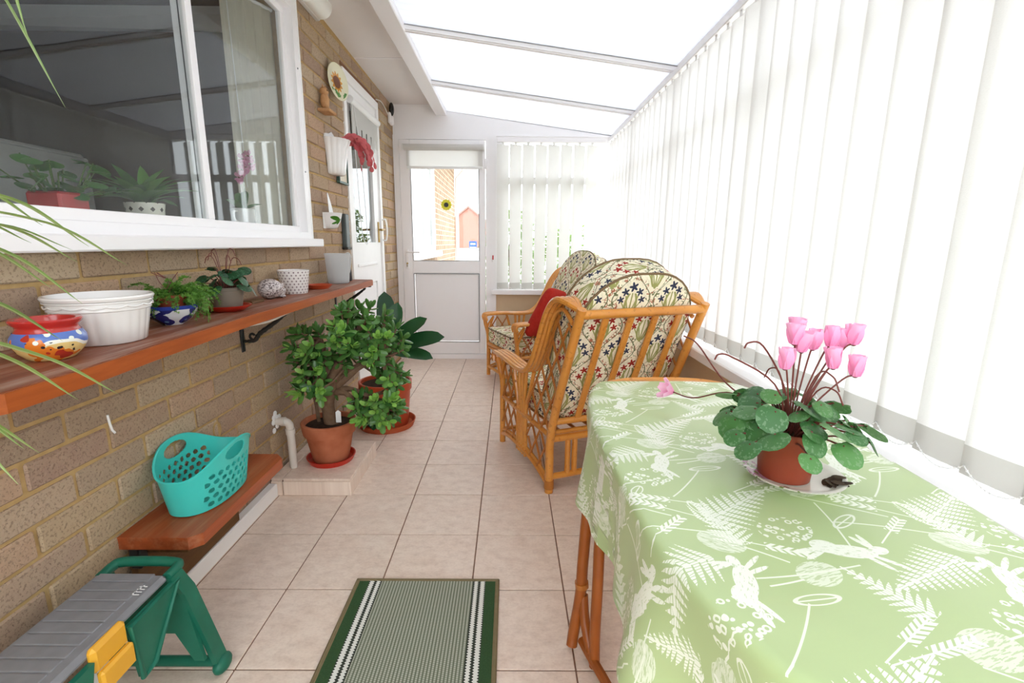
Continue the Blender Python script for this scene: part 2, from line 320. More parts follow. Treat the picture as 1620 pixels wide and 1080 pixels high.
# ------------------------------------------------------------------ mesh helpers
class MB:
    def __init__(s): s.v, s.f, s.uv, s.mi = [], [], {}, []
    def add(s, vs, fs, uvs=None, M=None, mi=0):
        k = len(s.v)
        for i, p in enumerate(vs):
            p = Vector(p); s.v.append(M @ p if M is not None else p)
            if uvs: s.uv[k+i] = uvs[i]
        for f in fs: s.f.append([k+i for i in f]); s.mi.append(mi)
        return s
    def box(s, x0, x1, y0, y1, z0, z1, M=None, mi=0):
        return s.add([(x, y, z) for z in (z0, z1) for y in (y0, y1) for x in (x0, x1)],
                     [(0, 2, 3, 1), (4, 5, 7, 6), (0, 1, 5, 4), (2, 6, 7, 3), (0, 4, 6, 2), (1, 3, 7, 5)], None, M, mi)
    def cbox(s, x0, x1, y0, y1, z0, z1, b=.003, M=None, mi=0):
        """box with chamfered edges"""
        vs, idx = [], {}
        for i in (0, 1):
            for j in (0, 1):
                for k in (0, 1):
                    X, Y, Z = (x0, x1)[i], (y0, y1)[j], (z0, z1)[k]; dx, dy, dz = b*(1-2*i), b*(1-2*j), b*(1-2*k)
                    for a, p in enumerate(((X, Y+dy, Z+dz), (X+dx, Y, Z+dz), (X+dx, Y+dy, Z))): idx[i, j, k, a] = len(vs); vs.append(p)
        fs = []; g = lambda i, j, k, a: idx[i, j, k, a]
        for i in (0, 1):
            fs.append([g(i, 0, 0, 0), g(i, 1, 0, 0), g(i, 1, 1, 0), g(i, 0, 1, 0)]); fs.append([g(0, i, 0, 1), g(1, i, 0, 1), g(1, i, 1, 1), g(0, i, 1, 1)]); fs.append([g(0, 0, i, 2), g(1, 0, i, 2), g(1, 1, i, 2), g(0, 1, i, 2)])
            for j in (0, 1):
                fs.append([g(i, j, 0, 0), g(i, j, 1, 0), g(i, j, 1, 1), g(i, j, 0, 1)]); fs.append([g(i, 0, j, 0), g(i, 1, j, 0), g(i, 1, j, 2), g(i, 0, j, 2)]); fs.append([g(0, i, j, 1), g(1, i, j, 1), g(1, i, j, 2), g(0, i, j, 2)])
                for k in (0, 1): fs.append([g(i, j, k, 0), g(i, j, k, 1), g(i, j, k, 2)])
        return s.add(vs, fs, None, M, mi)
    def tube(s, pts, r=.01, n=8, closed=False, M=None, mi=0, caps=True):
        pts = [Vector(p) for p in pts]; N = len(pts); rs = r if isinstance(r, (list, tuple)) else [r]*N
        vs, fs = [], []; nrm = None
        for i, p in enumerate(pts):
            if closed: t = pts[(i+1) % N]-pts[i-1]
            else: t = pts[min(i+1, N-1)]-pts[max(i-1, 0)]
            t = t.normalized() if t.length > 1e-9 else Vector((0, 0, 1))
            if nrm is None: nrm = t.orthogonal().normalized()
            nrm = (nrm-t*nrm.dot(t)); nrm = nrm.normalized() if nrm.length > 1e-6 else t.orthogonal().normalized()
            b = t.cross(nrm)
            for k in range(n): a = 2*pi*k/n; vs.append(p+(nrm*cos(a)+b*sin(a))*rs[i])
        for i in range(N if closed else N-1):
            j = (i+1) % N
            for k in range(n): fs.append((i*n+k, i*n+(k+1) % n, j*n+(k+1) % n, j*n+k))
        if not closed and caps: fs += [tuple(range(n))[::-1], tuple((N-1)*n+k for k in range(n))]
        return s.add(vs, fs, None, M, mi)
    def lathe(s, prof, n=32, a0=0, a1=2*pi, fl=None, M=None, mi=0, sx=1, sy=1):
        vs, fs = [], []; full = abs(a1-a0-2*pi) < 1e-6; K = n if full else n+1
        for r, z in prof:
            for k in range(K):
                a = a0+(a1-a0)*k/n; q = r*(fl(a, z) if fl else 1); vs.append((q*cos(a)*sx, q*sin(a)*sy, z))
        for i in range(len(prof)-1):
            for k in range(n):
                j = (k+1) % K; fs.append((i*K+k, i*K+j, (i+1)*K+j, (i+1)*K+k))
        return s.add(vs, fs, None, M, mi)
    def prism(s, pts, d, M=None, mi=0):
        """closed outline in the xy plane extruded along z by d"""
        n = len(pts); vs = [(x, y, 0) for x, y in pts]+[(x, y, d) for x, y in pts]
        fs = [tuple(range(n))[::-1], tuple(range(n, 2*n))]+[(i, (i+1) % n, n+(i+1) % n, n+i) for i in range(n)]
        return s.add(vs, fs, None, M, mi)
    def grid(s, P, nu, nv, uv=None, M=None, mi=0, closed_u=False):
        vs, us, fs = [], [], []
        for j in range(nv):
            for i in range(nu):
                vs.append(P(i, j)); us.append(uv(i, j) if uv else (i/(nu-1), j/(nv-1)))
        for j in range(nv-1):
            for i in range(nu if closed_u else nu-1):
                a = j*nu+i; b = j*nu+(i+1) % nu; fs.append((a, b, b+nu, a+nu))
        return s.add(vs, fs, us, M, mi)
    def sphere(s, c, r, n=8, k=6, M=None, mi=0):
        rx, ry, rz = r if isinstance(r, tuple) else (r, r, r)
        T = Matrix.Translation(c); T = M @ T if M is not None else T
        return s.lathe([(max(1e-5, sin(pi*i/k)), -cos(pi*i/k)) for i in range(k+1)], n, M=T @ Matrix.Diagonal((rx, ry, rz, 1)), mi=mi)
    def mesh(s, name, mats, smooth=40):
        me = bpy.data.meshes.new(name); me.from_pydata([tuple(p) for p in s.v], [], s.f)
        for mt in (mats if isinstance(mats, (list, tuple)) else [mats]): me.materials.append(MT[mt])
        if any(s.mi): me.polygons.foreach_set('material_index', s.mi)
        if s.uv:
            l = me.uv_layers.new(name='uv')
            for lp in me.loops: l.data[lp.index].uv = s.uv.get(lp.vertex_index, (0, 0))
        if smooth:
            me.polygons.foreach_set('use_smooth', [True]*len(me.polygons)); me.set_sharp_from_angle(angle=radians(smooth))
        me.update(); return me
    def ob(s, name, mats, parent=None, smooth=40, **kw): return link(name, s.mesh(name, mats, smooth), parent, **kw)
def link(name, me, parent=None, M=None, label=None, cat=None, group=None, kind=None, loc=None, rz=0):
    o = bpy.data.objects.new(name, me); COL.objects.link(o)
    if parent is not None: o.parent = parent
    if M is not None: o.matrix_local = M
    if loc is not None: o.location = loc
    if rz: o.rotation_euler = (0, 0, rz)
    for k, v in (('label', label), ('category', cat), ('group', group), ('kind', kind)):
        if v: o[k] = v
    return o
def thing(name, label, cat, loc=(0, 0, 0), rz=0, group=None): return link(name, None, None, label=label, cat=cat, group=group, loc=loc, rz=rz)
def struct(name, mb, mats, smooth=0, label=None): return mb.ob(name, mats, None, smooth, kind='structure', label=label)
def TR(*p): return Matrix.Translation(p)
def RX(a): return Matrix.Rotation(a, 4, 'X')
def RY(a): return Matrix.Rotation(a, 4, 'Y')
def RZ(a): return Matrix.Rotation(a, 4, 'Z')
def spline(pts, n=8):
    """Catmull-Rom through the points"""
    p = [Vector(q) for q in pts]; p = [p[0]*2-p[1]]+p+[p[-1]*2-p[-2]]; out = []
    for i in range(1, len(p)-2):
        a, b, c, d = p[i-1:i+3]
        for k in range(n):
            t = k/n; out.append(.5*((2*b)+(c-a)*t+(2*a-5*b+4*c-d)*t*t+(3*b-a-3*c+d)*t**3))
    return out+[p[-2]]
def aim(d, roll=0):
    """matrix whose +y runs along d"""
    d = Vector(d).normalized(); q = d.to_track_quat('Y', 'Z'); return q.to_matrix().to_4x4() @ RY(roll)
def leaf_mesh(name, mat, L, Wd, n=6, fold=.15, curl=.15, tip=1., shape=None):
    mb = MB(); shape = shape or (lambda t: sin(pi*min(1, t**.8*.98+.02))**.8)
    def Pt(i, j):
        t = j/n; w = Wd/2*shape(t); x = (i-1)*w; return (x, L*t*(1-.15*curl*t), abs(x)*fold-curl*L*t*t)
    return mb.grid(Pt, 3, n+1).mesh(name, mat, 60)

# ================================================================== SETTING
WX, RXW, YE, YR = -1.055, .86, 4.56, -.6
TP, TX0, TY0 = .30, -1.0186, .1684
# floor with separate tiles
floor = struct('floor', MB().box(WX-.05, 1.0, YR, YE+.1, -.1, -.0035), 'grout')
cache = {}
def slabmesh(key, dims, mat, b=.002):
    k = (key,)+tuple(round(d, 3) for d in dims)
    if k not in cache:
        x, y, z = dims; cache[k] = MB().cbox(-x/2, x/2, -y/2, y/2, -z/2, z/2, b).mesh(key, mat, 0)
    return cache[k]
g = .0022
for i in range(-1, 7):
    for j in range(-1, 15):
        x0, x1 = max(WX+.006, TX0+i*TP), min(RXW, TX0+(i+1)*TP); y0, y1 = TY0+j*TP, min(YE, TY0+(j+1)*TP)
        if x1-x0 < .02 or y1-y0 < .02: continue
        link('tile', slabmesh('tile', (x1-x0-2*g, y1-y0-2*g, .012), 'floor_tile', .0012), floor, TR((x0+x1)/2, (y0+y1)/2, -.006+random.uniform(-.0003, .0003)))
# house wall (left): mortar core with the openings, bricks proud of it
mb = MB(); X0, X1 = -1.29, WX-.006
for a in ((YR, 2.60, -.1, 1.085), (YR, 2.60, 2.25, 2.5), (YR, .30, 1.085, 2.25), (2.60, 3.26, -.1, 2.5), (3.26, 4.08, 2.17, 2.5), (4.08, YE+.06, -.1, 2.5)): mb.box(X0, X1, a[0], a[1], a[2], a[3])
wall_left = struct('wall_left', mb, 'mortar')
BL, BH = .2284, .0758
for j in range(-9, 22):
    zt = .704+BH*j; zc = zt-BH/2; z0, z1 = max(.0, zt-BH+.005), zt-.005
    spans = [(.78, 3.26), (4.08, YE)] if zc < 1.08 else ([(2.60, 3.26), (4.08, YE)] if zc < 2.16 else [(2.60, YE)])
    if zc > 2.34 or z1-z0 < .02: continue
    for s0, s1 in spans:
        k = math.floor((s0-1.0848)/BL)-1
        while True:
            y0 = 1.0848+BL*(k+(0 if j % 2 == 0 else .5)); k += 1
            if y0 > s1: break
            a, b = max(s0, y0+.0054), min(s1, y0+BL-.0054)
            if b-a < .035: continue
            zz = min(z1, 1.076) if b < 2.62 and zc < 1.08 else z1
            if zz-z0 < .02: continue
            d = random.uniform(-.0018, .0022)
            link('brick', slabmesh('brick', (.045, b-a, zz-z0), 'brick', .004), wall_left, TR(WX-.0225+d, (a+b)/2, (z0+zz)/2) @ RX(random.uniform(-.006, .006)))
lint = MB().cbox(WX-.03, WX+.004, 3.24, 4.10, 2.172, 2.196, .003).ob('lintel', 'lintel_wood', wall_left, 0)
# wall scars: a filled hole, a paint run
mb = MB().lathe([(.0, 0), (.022, .0), (.028, .004), (.033, 0)], 14, M=TR(WX, 1.64, .435) @ RY(pi/2), sy=.75); mb.ob('filled_hole', 'mortar', wall_left)
MB().tube([(WX+.001, 1.20, .655), (WX+.001, 1.203, .628), (WX+.001, 1.207, .61), (WX+.001, 1.214, .60)], .003, 6).ob('paint_run', 'white_paint', wall_left)
# end wall: fascia, dwarf wall
roofz = lambda x: 2.24-.131*(x+.57)
sof = lambda y: 2.29+.025*(YE-y)
wall_end = struct('wall_end', MB().prism([(-1.05, 2.035), (1.0, 2.035), (1.0, roofz(1.0)-.005), (-.60, 2.25), (-.60, 2.30), (-1.05, 2.30)], .06, M=TR(0, YE+.06, 0) @ RX(pi/2)), 'upvc')
MB().box(-.165, 1.0, YE-.005, YE+.12, 0, .63).ob('dwarf_wall', 'cream_plaster', wall_end, 0)
MB().box(-.175, -.13, YE-.03, YE+.06, 0, 2.035).ob('post', 'upvc', wall_end, 0)
sill = MB().cbox(-.17, .86, YE-.09, YE+.06, .63, .675, .004); sill.ob('window_sill', 'upvc', wall_end, 0)
# right wall: cream dwarf wall, sill
wall_right = struct('wall_right', MB().box(RXW, 1.02, YR, YE+.1, -.1, .62), 'cream_plaster')
MB().cbox(.795, 1.03, YR, YE-.02, .62, .664, .005).ob('window_sill', 'upvc', wall_right, 0)
MB().cbox(.895, 1.04, YR, YE+.06, 2.0, 2.065, .004).ob('eaves_beam', 'upvc', wall_right, 0)
wall_rear = struct('wall_rear', MB().box(-1.29, 1.02, YR-.08, YR, 2.03, 2.6).box(-1.29, -1.0, YR-.08, YR, -.1, 2.03).box(.94, 1.02, YR-.08, YR, -.1, 2.03).box(-1.0, .94, YR-.08, YR, -.1, .06), 'upvc')
# unseen glazed doors behind the camera, added to let more daylight in
for k in range(2):
    q = MB(); a = -1.0+k*.97; b = a+.97
    for c in ((a, b, .06, .14), (a, b, 1.95, 2.03), (a, a+.07, .14, 1.95), (b-.07, b, .14, 1.95)): q.box(c[0], c[1], YR-.06, YR-.01, c[2], c[3])
    q = struct('door_%d' % (k+3), q, 'upvc'); MB().box(a+.07, b-.07, YR-.037, YR-.033, .14, 1.95).ob('pane', 'glass', q, 0)
# roof: sheets, glazing bars, beam and soffit boards
ceiling = struct('ceiling', MB().cbox(-.665, -.568, YR, YE, 2.2, 2.33, .004), 'upvc', label='white eaves beam under the sloping roof')
bars = [.153, 1.051, 1.949, 2.847, 3.743, 4.625]
for y in bars:
    b = MB().prism([(-.62, roofz(-.62)-.004), (1.0, roofz(1.0)-.004), (1.0, roofz(1.0)-.028), (-.62, roofz(-.62)-.028)], .036, M=TR(0, y+.018, 0) @ RX(pi/2)).ob('glazing_bar', 'upvc', ceiling, 0)
    MB().prism([(-.62, roofz(-.62)-.028), (1.0, roofz(1.0)-.028), (1.0, roofz(1.0)-.034), (-.62, roofz(-.62)-.034)], .020, M=TR(0, y+.010, 0) @ RX(pi/2)).ob('cover_strip', 'upvc', b, 0)
    MB().prism([(-.62, roofz(-.62)-.0035), (1.0, roofz(1.0)-.0035), (1.0, roofz(1.0)-.007), (-.62, roofz(-.62)-.007)], .046, M=TR(0, y+.023, 0) @ RX(pi/2)).ob('gasket', 'grey_seal', b, 0)
for y0, y1 in zip([YR-.08]+bars, bars+[4.9]):
    if y1-y0 < .05: continue
    rs = MB(); V8 = [(x, y, roofz(x)+dz) for dz in (0, .012) for x, y in ((-.66, y0+.002), (1.12, y0+.002), (1.12, y1-.002), (-.66, y1-.002))]
    rs.add(V8, [(3, 2, 1, 0), (0, 1, 5, 4), (1, 2, 6, 5), (2, 3, 7, 6), (3, 0, 4, 7)]); rs.f.append([4, 5, 6, 7]); rs.mi.append(1)
    rs.ob('roof_sheet', ['polycarbonate', 'glass'], ceiling, 0)
for y0, y1 in ((YR, .35), (.355, 1.95), (1.955, 3.55), (3.555, YE)):
    MB().add([(x, y, sof(y)+dz) for dz in (0, .02) for x, y in ((WX-.01, y0), (-.60, y0), (-.60, y1), (WX-.01, y1))], [(3, 2, 1, 0), (4, 5, 6, 7), (0, 1, 5, 4), (1, 2, 6, 5), (2, 3, 7, 6), (3, 0, 4, 7)]).ob('soffit_board', 'soffit_paint', ceiling, 0)
MB().box(WX, -.62, 3.546, 3.560, sof(3.55)-.003, sof(3.55)+.002).ob('joint_strip', 'upvc', ceiling, 0)
# ---------------- kitchen window in the house wall
w1 = struct('window_1', MB().box(-1.12, -1.043, .24, 2.60, 1.118, 1.150).box(-1.12, -1.043, .24, 2.60, 2.185, 2.25).box(-1.12, -1.043, 2.545, 2.60, 1.15, 2.185).box(-1.12, -1.043, .24, .30, 1.15, 2.185), 'upvc')
def sash(nm, x, y0, y1, w=.034):
    f = MB()
    for a in ((y0, y1, 1.150, 1.150+.03), (y0, y1, 2.155, 2.185), (y0, y0+w, 1.18, 2.155), (y1-w, y1, 1.18, 2.155)): f.cbox(x-.012, x+.012, a[0], a[1], a[2], a[3], .002)
    f = f.ob('sash', 'upvc', w1, 0); MB().box(x-.002, x+.002, y0+w, y1-w, 1.18, 2.155).ob('pane', 'glass', f, 0)
sash('front', -1.066, .30, 1.775); sash('back', -1.094, 1.745, 2.545)
MB().box(-1.082, -1.078, 1.742, 1.79, 1.15, 2.185).ob('seal', 'black_gasket', w1, 0)
MB().cbox(-1.10, -.985, .22, 2.60, 1.078, 1.118, .004).ob('window_sill', 'upvc', w1, 0)
MB().box(-1.05, -1.040, 2.598, 2.606, 1.118, 2.25).ob('bead', 'white_paint', w1, 0)
for z in (1.45, 1.93): MB().sphere((-1.042, 2.567, z), .004).ob('screw_cap', 'grey_seal', w1)
# kitchen behind it
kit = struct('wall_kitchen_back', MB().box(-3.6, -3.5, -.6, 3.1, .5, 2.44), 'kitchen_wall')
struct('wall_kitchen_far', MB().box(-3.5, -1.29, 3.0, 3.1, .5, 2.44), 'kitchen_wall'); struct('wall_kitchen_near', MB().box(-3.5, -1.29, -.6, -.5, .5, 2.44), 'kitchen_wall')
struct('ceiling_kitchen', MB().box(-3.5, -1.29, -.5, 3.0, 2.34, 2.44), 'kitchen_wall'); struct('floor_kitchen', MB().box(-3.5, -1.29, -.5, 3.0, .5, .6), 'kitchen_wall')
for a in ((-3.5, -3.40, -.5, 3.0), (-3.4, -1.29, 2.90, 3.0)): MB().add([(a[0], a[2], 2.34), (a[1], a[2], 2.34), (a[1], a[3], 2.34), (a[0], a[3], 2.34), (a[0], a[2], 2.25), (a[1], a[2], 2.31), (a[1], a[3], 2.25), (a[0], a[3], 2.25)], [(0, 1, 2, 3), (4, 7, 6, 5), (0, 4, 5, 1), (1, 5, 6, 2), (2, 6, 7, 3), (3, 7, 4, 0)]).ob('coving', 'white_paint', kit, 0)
for i in range(10):
    for j in range(4): MB().cbox(-3.5, -3.492, .95+i*.2, 1.143+i*.2, 1.12+j*.2, 1.313+j*.2, .002).ob('wall_tile', 'kitchen_tile', kit, 0)
MB().box(-1.36, -1.12, .30, 2.545, 1.085, 1.165).ob('inner_sill', 'white_paint', w1, 0)
# ---------------- back door of the house
d1 = struct('door_1', MB().box(-1.14, -1.048, 3.26, 3.31, 0, 2.17).box(-1.14, -1.048, 4.03, 4.08, 0, 2.17).box(-1.14, -1.048, 3.31, 4.03, 2.11, 2.17).box(-1.14, -1.048, 3.31, 4.03, 0, .04), 'white_paint')
lf = MB()
for a in ((3.312, 3.40, .04, 2.108), (3.88, 4.028, .04, 2.108), (3.40, 3.88, 1.98, 2.108), (3.40, 3.88, .80, 1.10), (3.40, 3.88, .04, .2)): lf.box(-1.10, -1.062, *a)
lf = lf.ob('leaf', 'white_paint', d1, 0)
MB().box(-1.083, -1.079, 3.40, 3.88, 1.10, 1.98).ob('pane', 'glass', lf, 0)
MB().cbox(-1.09, -1.07, 3.40, 3.88, .2, .80, .012).ob('panel', 'white_paint', lf, 0)
MB().cbox(-1.062, -1.054, 3.40, 3.88, .93, .95, .003).ob('moulding', 'white_paint', lf, 0)
hb = MB().cbox(-1.062, -1.054, 3.955, 3.99, 1.10, 1.26, .002).ob('handle_plate', 'brass', lf, 0)
MB().tube(spline([(-1.054, 3.972, 1.20), (-1.02, 3.972, 1.20), (-1.01, 3.96, 1.20), (-1.01, 3.87, 1.195)]), .008, 8).ob('handle', 'brass', hb)
MB().tube(spline([(-1.048, 4.05, 1.28), (-1.02, 4.05, 1.28), (-1.01, 4.05, 1.2), (-1.02, 4.05, 1.12), (-1.048, 4.05, 1.12)]), .006, 8).ob('pull_handle', 'white_paint', d1)
rb = MB().tube([(-1.035, 3.33, 2.0), (-1.035, 3.99, 2.0)], .024, 14).ob('roller_blind', 'blind_plastic', lf)
cl = MB().box(-1.036, -1.034, 3.35, 3.97, 1.86, 2.0)
for i in range(6):
    y = 3.35+i*.62/5.5; cl.box(-1.036, -1.034, y, min(3.97, y+.085), 1.80, 1.86)
    if i < 5: cl.box(-1.036, -1.034, y+.014, y+.07, 1.765, 1.80)
cl.ob('cloth', 'blind_fabric', rb, 0)
MB().tube(spline([(-1.03, 3.36, 2.0), (-1.028, 3.38, 1.6), (-1.028, 3.42, 1.2), (-1.02, 3.46, 1.10), (-1.02, 3.52, 1.14), (-1.028, 3.5, 1.6), (-1.03, 3.40, 1.98)]), .0025, 6).ob('pull_cord', 'blind_plastic', rb)
MB().box(-1.28, -1.25, 3.2, 4.2, 0, 2.3).ob('lobby_wall', 'kitchen_wall', d1, 0)
# ---------------- end door
d2 = struct('door_2', MB().box(-1.05, -1.0, YE-.02, YE+.05, 0, 2.035).box(-.225, -.175, YE-.02, YE+.05, 0, 2.035).box(-1.0, -.225, YE-.02, YE+.05, 2.0, 2.035).box(-1.0, -.225, YE-.03, YE+.05, 0, .045), 'upvc')
lf = MB()
for a in ((-.995, -.90, .05, 1.995), (-.285, -.23, .05, 1.995), (-.90, -.285, 1.93, 1.995), (-.90, -.285, .82, .935), (-.90, -.285, .05, .165)): lf.cbox(a[0], a[1], YE-.025, YE+.035, a[2], a[3], .004)
lf = lf.ob('leaf', 'upvc', d2, 0)
MB().box(-.90, -.285, YE, YE+.004, .935, 1.93).ob('pane', 'glass', lf, 0)
MB().cbox(-.892, -.293, YE-.012, YE+.012, .173, .812, .006).ob('panel', 'upvc', lf, 0)
gk = MB()
for a in ((-.90, -.285, .935, .940), (-.90, -.895, .94, 1.93), (-.29, -.285, .94, 1.93), (-.90, -.285, .165, .172), (-.90, -.285, .813, .82), (-.90, -.893, .17, .82), (-.292, -.285, .17, .82)): gk.box(a[0], a[1], YE-.0262, YE-.02, a[2], a[3])
gk.ob('gasket', 'grey_seal', lf, 0)
hp = MB().cbox(-.965, -.94, YE-.034, YE-.025, .86, 1.04, .003).ob('handle_plate', 'upvc', lf, 0)
MB().tube([(-.952, YE-.03, 1.015), (-.952, YE-.062, 1.015), (-.94, YE-.066, 1.015), (-.83, YE-.062, 1.012)], .008, 8).ob('handle', 'upvc', hp)
MB().tube([(-.952, YE-.034, .91), (-.952, YE-.046, .91)], .009, 8).ob('lock', 'brass', hp); MB().tube([(-.952, YE-.046, .905), (-.952, YE-.048, .88)], .007, 6).ob('key', 'chrome', hp)
rb = MB().tube([(-.95, YE-.06, 1.925), (-.24, YE-.06, 1.925)], .027, 14).ob('roller_blind', 'blind_fabric', lf)
MB().grid(lambda i, j: (-.93+.68*i, YE-.041, 1.76+.165*j), 2, 2, uv=lambda i, j: (i*.68, j*.165)).ob('cloth', 'blind_fabric', rb, 0); MB().cbox(-.93, -.25, YE-.047, YE-.035, 1.745, 1.768, .003).ob('bottom_bar', 'blind_plastic', rb, 0)
for x in (-.955, -.235): MB().tube([(x-.006, YE-.06, 1.925), (x+.006, YE-.06, 1.925)], .03, 12).ob('end_cap', 'blind_plastic', rb)
st = MB().lathe([(.0005, 0), (.048, 0), (.048, .001)], 24, fl=lambda a, z: 1+.09*cos(12*a), M=TR(-.587, YE-.001, 1.44) @ RX(pi/2)).ob('sticker', 'sticker_yellow', lf); MB().lathe([(.0005, 0), (.021, 0), (.021, .001)], 16, M=TR(-.587, YE-.0022, 1.44) @ RX(pi/2)).ob('sticker_centre', 'charcoal', st)
for z in (.98, 1.75): MB().cbox(-.232, -.212, YE-.032, YE-.02, z, z+.09, .002).ob('hinge', 'upvc', d2, 0)
MB().cbox(-.166, -.150, YE-.045, YE-.03, .93, .985, .002).ob('blind_clip', 'blind_plastic', wall_end, 0); MB().cbox(-.164, -.152, YE-.05, YE-.045, .95, .99, .001).ob('warning_tag', 'red_tag', wall_end, 0)
# ---------------- end window and long side window (frames and panes)
w2 = struct('window_2', MB().box(-.13, 1.0, YE+.02, YE+.07, .675, .72).box(-.13, 1.0, YE+.02, YE+.07, 1.985, 2.035).box(-.13, -.08, YE+.02, YE+.07, .72, 1.985).box(.93, 1.0, YE+.02, YE+.07, .72, 1.985).box(-.08, .93, YE+.02, YE+.07, 1.63, 1.69), 'upvc')
for a in ((.72, 1.63), (1.69, 1.985)): MB().box(-.08, .93, YE+.045, YE+.049, a[0], a[1]).ob('pane', 'glass', w2, 0)
mb = MB().box(.96, 1.02, YR, YE+.02, .664, .71).box(.96, 1.02, YR, YE+.02, 1.96, 2.0).box(.965, 1.015, YR, YE+.02, 1.63, 1.69)
ys = [YR, .05, .95, 1.85, 2.75, 3.65, YE+.02]
for y in ys: mb.box(.96, 1.02, y-.03, y+.03, .71, 1.96)
w3 = struct('window_3', mb, 'upvc')
for a, b in zip(ys, ys[1:]):
    for z in ((.71, 1.63), (1.69, 1.96)): MB().box(.988, .992, a+.03, b-.03, z[0], z[1]).ob('pane', 'glass', w3, 0)
# ---------------- outside
ground = struct('ground', MB().box(-40, 40, -40, 90, -.3, -.12), 'paving')
ext = MB()
for a in ((4.63, 4.98, -.12, 2.55), (4.98, 7.0, -.12, .98), (4.98, 7.0, 2.3, 2.55), (7.0, 9.7, -.12, 2.55)): ext.box(-1.4, -1.085, *a)
ext = struct('wall_outside', ext, 'outside_brick')
MB().box(-1.6, -.62, 4.95, 10.1, 2.50, 2.56).ob('soffit', 'upvc', ext, 0); MB().box(-.66, -.62, 4.95, 10.1, 2.44, 2.62).ob('fascia', 'upvc', ext, 0)
MB().tube([(-1.04, 9.66, -.1), (-1.04, 9.66, 2.3), (-.9, 9.66, 2.45)], .035, 8).ob('downpipe', 'upvc', ext)
w4 = struct('window_4', MB().box(-1.12, -1.06, 4.98, 7.0, .98, 1.05).box(-1.12, -1.06, 4.98, 7.0, 2.22, 2.3).box(-1.12, -1.06, 4.98, 5.06, 1.05, 2.22).box(-1.12, -1.06, 6.92, 7.0, 1.05, 2.22).box(-1.12, -1.06, 6.3, 6.38, 1.05, 2.22), 'upvc')
MB().box(-1.10, -1.09, 5.06, 6.92, 1.05, 2.22).ob('pane', 'glass', w4, 0); MB().cbox(-1.1, -.98, 4.9, 7.1, .91, .98, .005).ob('window_sill', 'upvc', w4, 0)
MB().box(-1.35, -1.3, 4.98, 7.0, .98, 2.3).ob('room_back', 'fridge_white', w4, 0)
for i in range(10): MB().box(-1.17, -1.15, 6.42, 6.90, 1.08+i*.045, 1.105+i*.045).ob('slat', 'grey_seal', w4, 0)
gh = thing('garage', 'distant red brick gable seen through the end door glass', 'building', (-5.05, 60, -.12))
MB().prism([(-3.5, 0), (3.5, 0), (3.5, 2.6), (0, 5.3), (-3.5, 2.6)], 6, M=TR(0, 6, 0) @ RX(pi/2)).ob('wall', 'red_gable_brick', gh, 0)
for s in (-1, 1): MB().prism([(s*3.8, 2.35), (0, 5.32), (0, 5.55), (s*3.8, 2.6)], 6.4, M=TR(0, 6.2, 0) @ RX(pi/2)).ob('roof', 'roof_slate', gh, 0)
gw = thing('garden_wall', 'low white garden wall outside beyond the end door', 'wall', (-1.2, 14, -.12))
MB().cbox(-.8, 1.2, 0, .2, 0, 1.0, .02).ob('wall', 'white_paint', gw, 0); MB().cbox(-.85, 1.25, -.03, .23, 1.0, 1.06, .01).ob('coping', 'paving', gw, 0)
sg = thing('notice_sign', 'small blue notice sign fixed to the white garden wall', 'sign', (-1.06, 13.985, .92))
MB().cbox(-.11, .11, -.01, .005, -.02, .22, .003).ob('board', 'blue_sign', sg, 0); MB().box(-.09, .09, -.0115, -.0099, .03, .06).box(-.07, .07, -.0115, -.0099, .12, .16).ob('lettering', 'label_white', sg, 0)
def shrub(label, x, y, h, r, seed):
    rnd = random.Random(seed); t = thing('garden_shrub', label, 'shrub', (x, y, -.12), group='shrubs outside the end window')
    MB().tube(spline([(0, 0, 0), (.02, .02, h*.4), (0, 0, h*.8)]), [.03]*16+[.01], 6).ob('stem', 'jade_bark', t)
    mb = MB(); lm = [(0, 0, 0), (.022, .04, .004), (0, .09, -.012), (-.022, .04, .004)]
    for i in range(1500):
        a, q = rnd.uniform(0, 2*pi), rnd.random()**.4; z = rnd.random(); rr = r*q*(.55+.45*sin(pi*min(1, z*.9+.1)))
        mb.add(lm, [(0, 1, 2, 3)], None, TR(rr*cos(a), rr*sin(a), .08+z*h) @ RZ(rnd.uniform(0, 6.3)) @ RX(rnd.uniform(-1, 1)) @ RY(rnd.uniform(-1, 1)))
    mb.ob('foliage', 'hedge_leaf', t, 60, kind='stuff')
shrub('tall green shrub outside, at the left end of the end window', .0, 6.2, 1.55, .42, 1)
shrub('green shrub outside behind the middle of the end window', .75, 6.9, 1.35, .5, 2)
shrub('green shrub outside in the far right corner', 1.75, 6.6, 1.2, .45, 3)

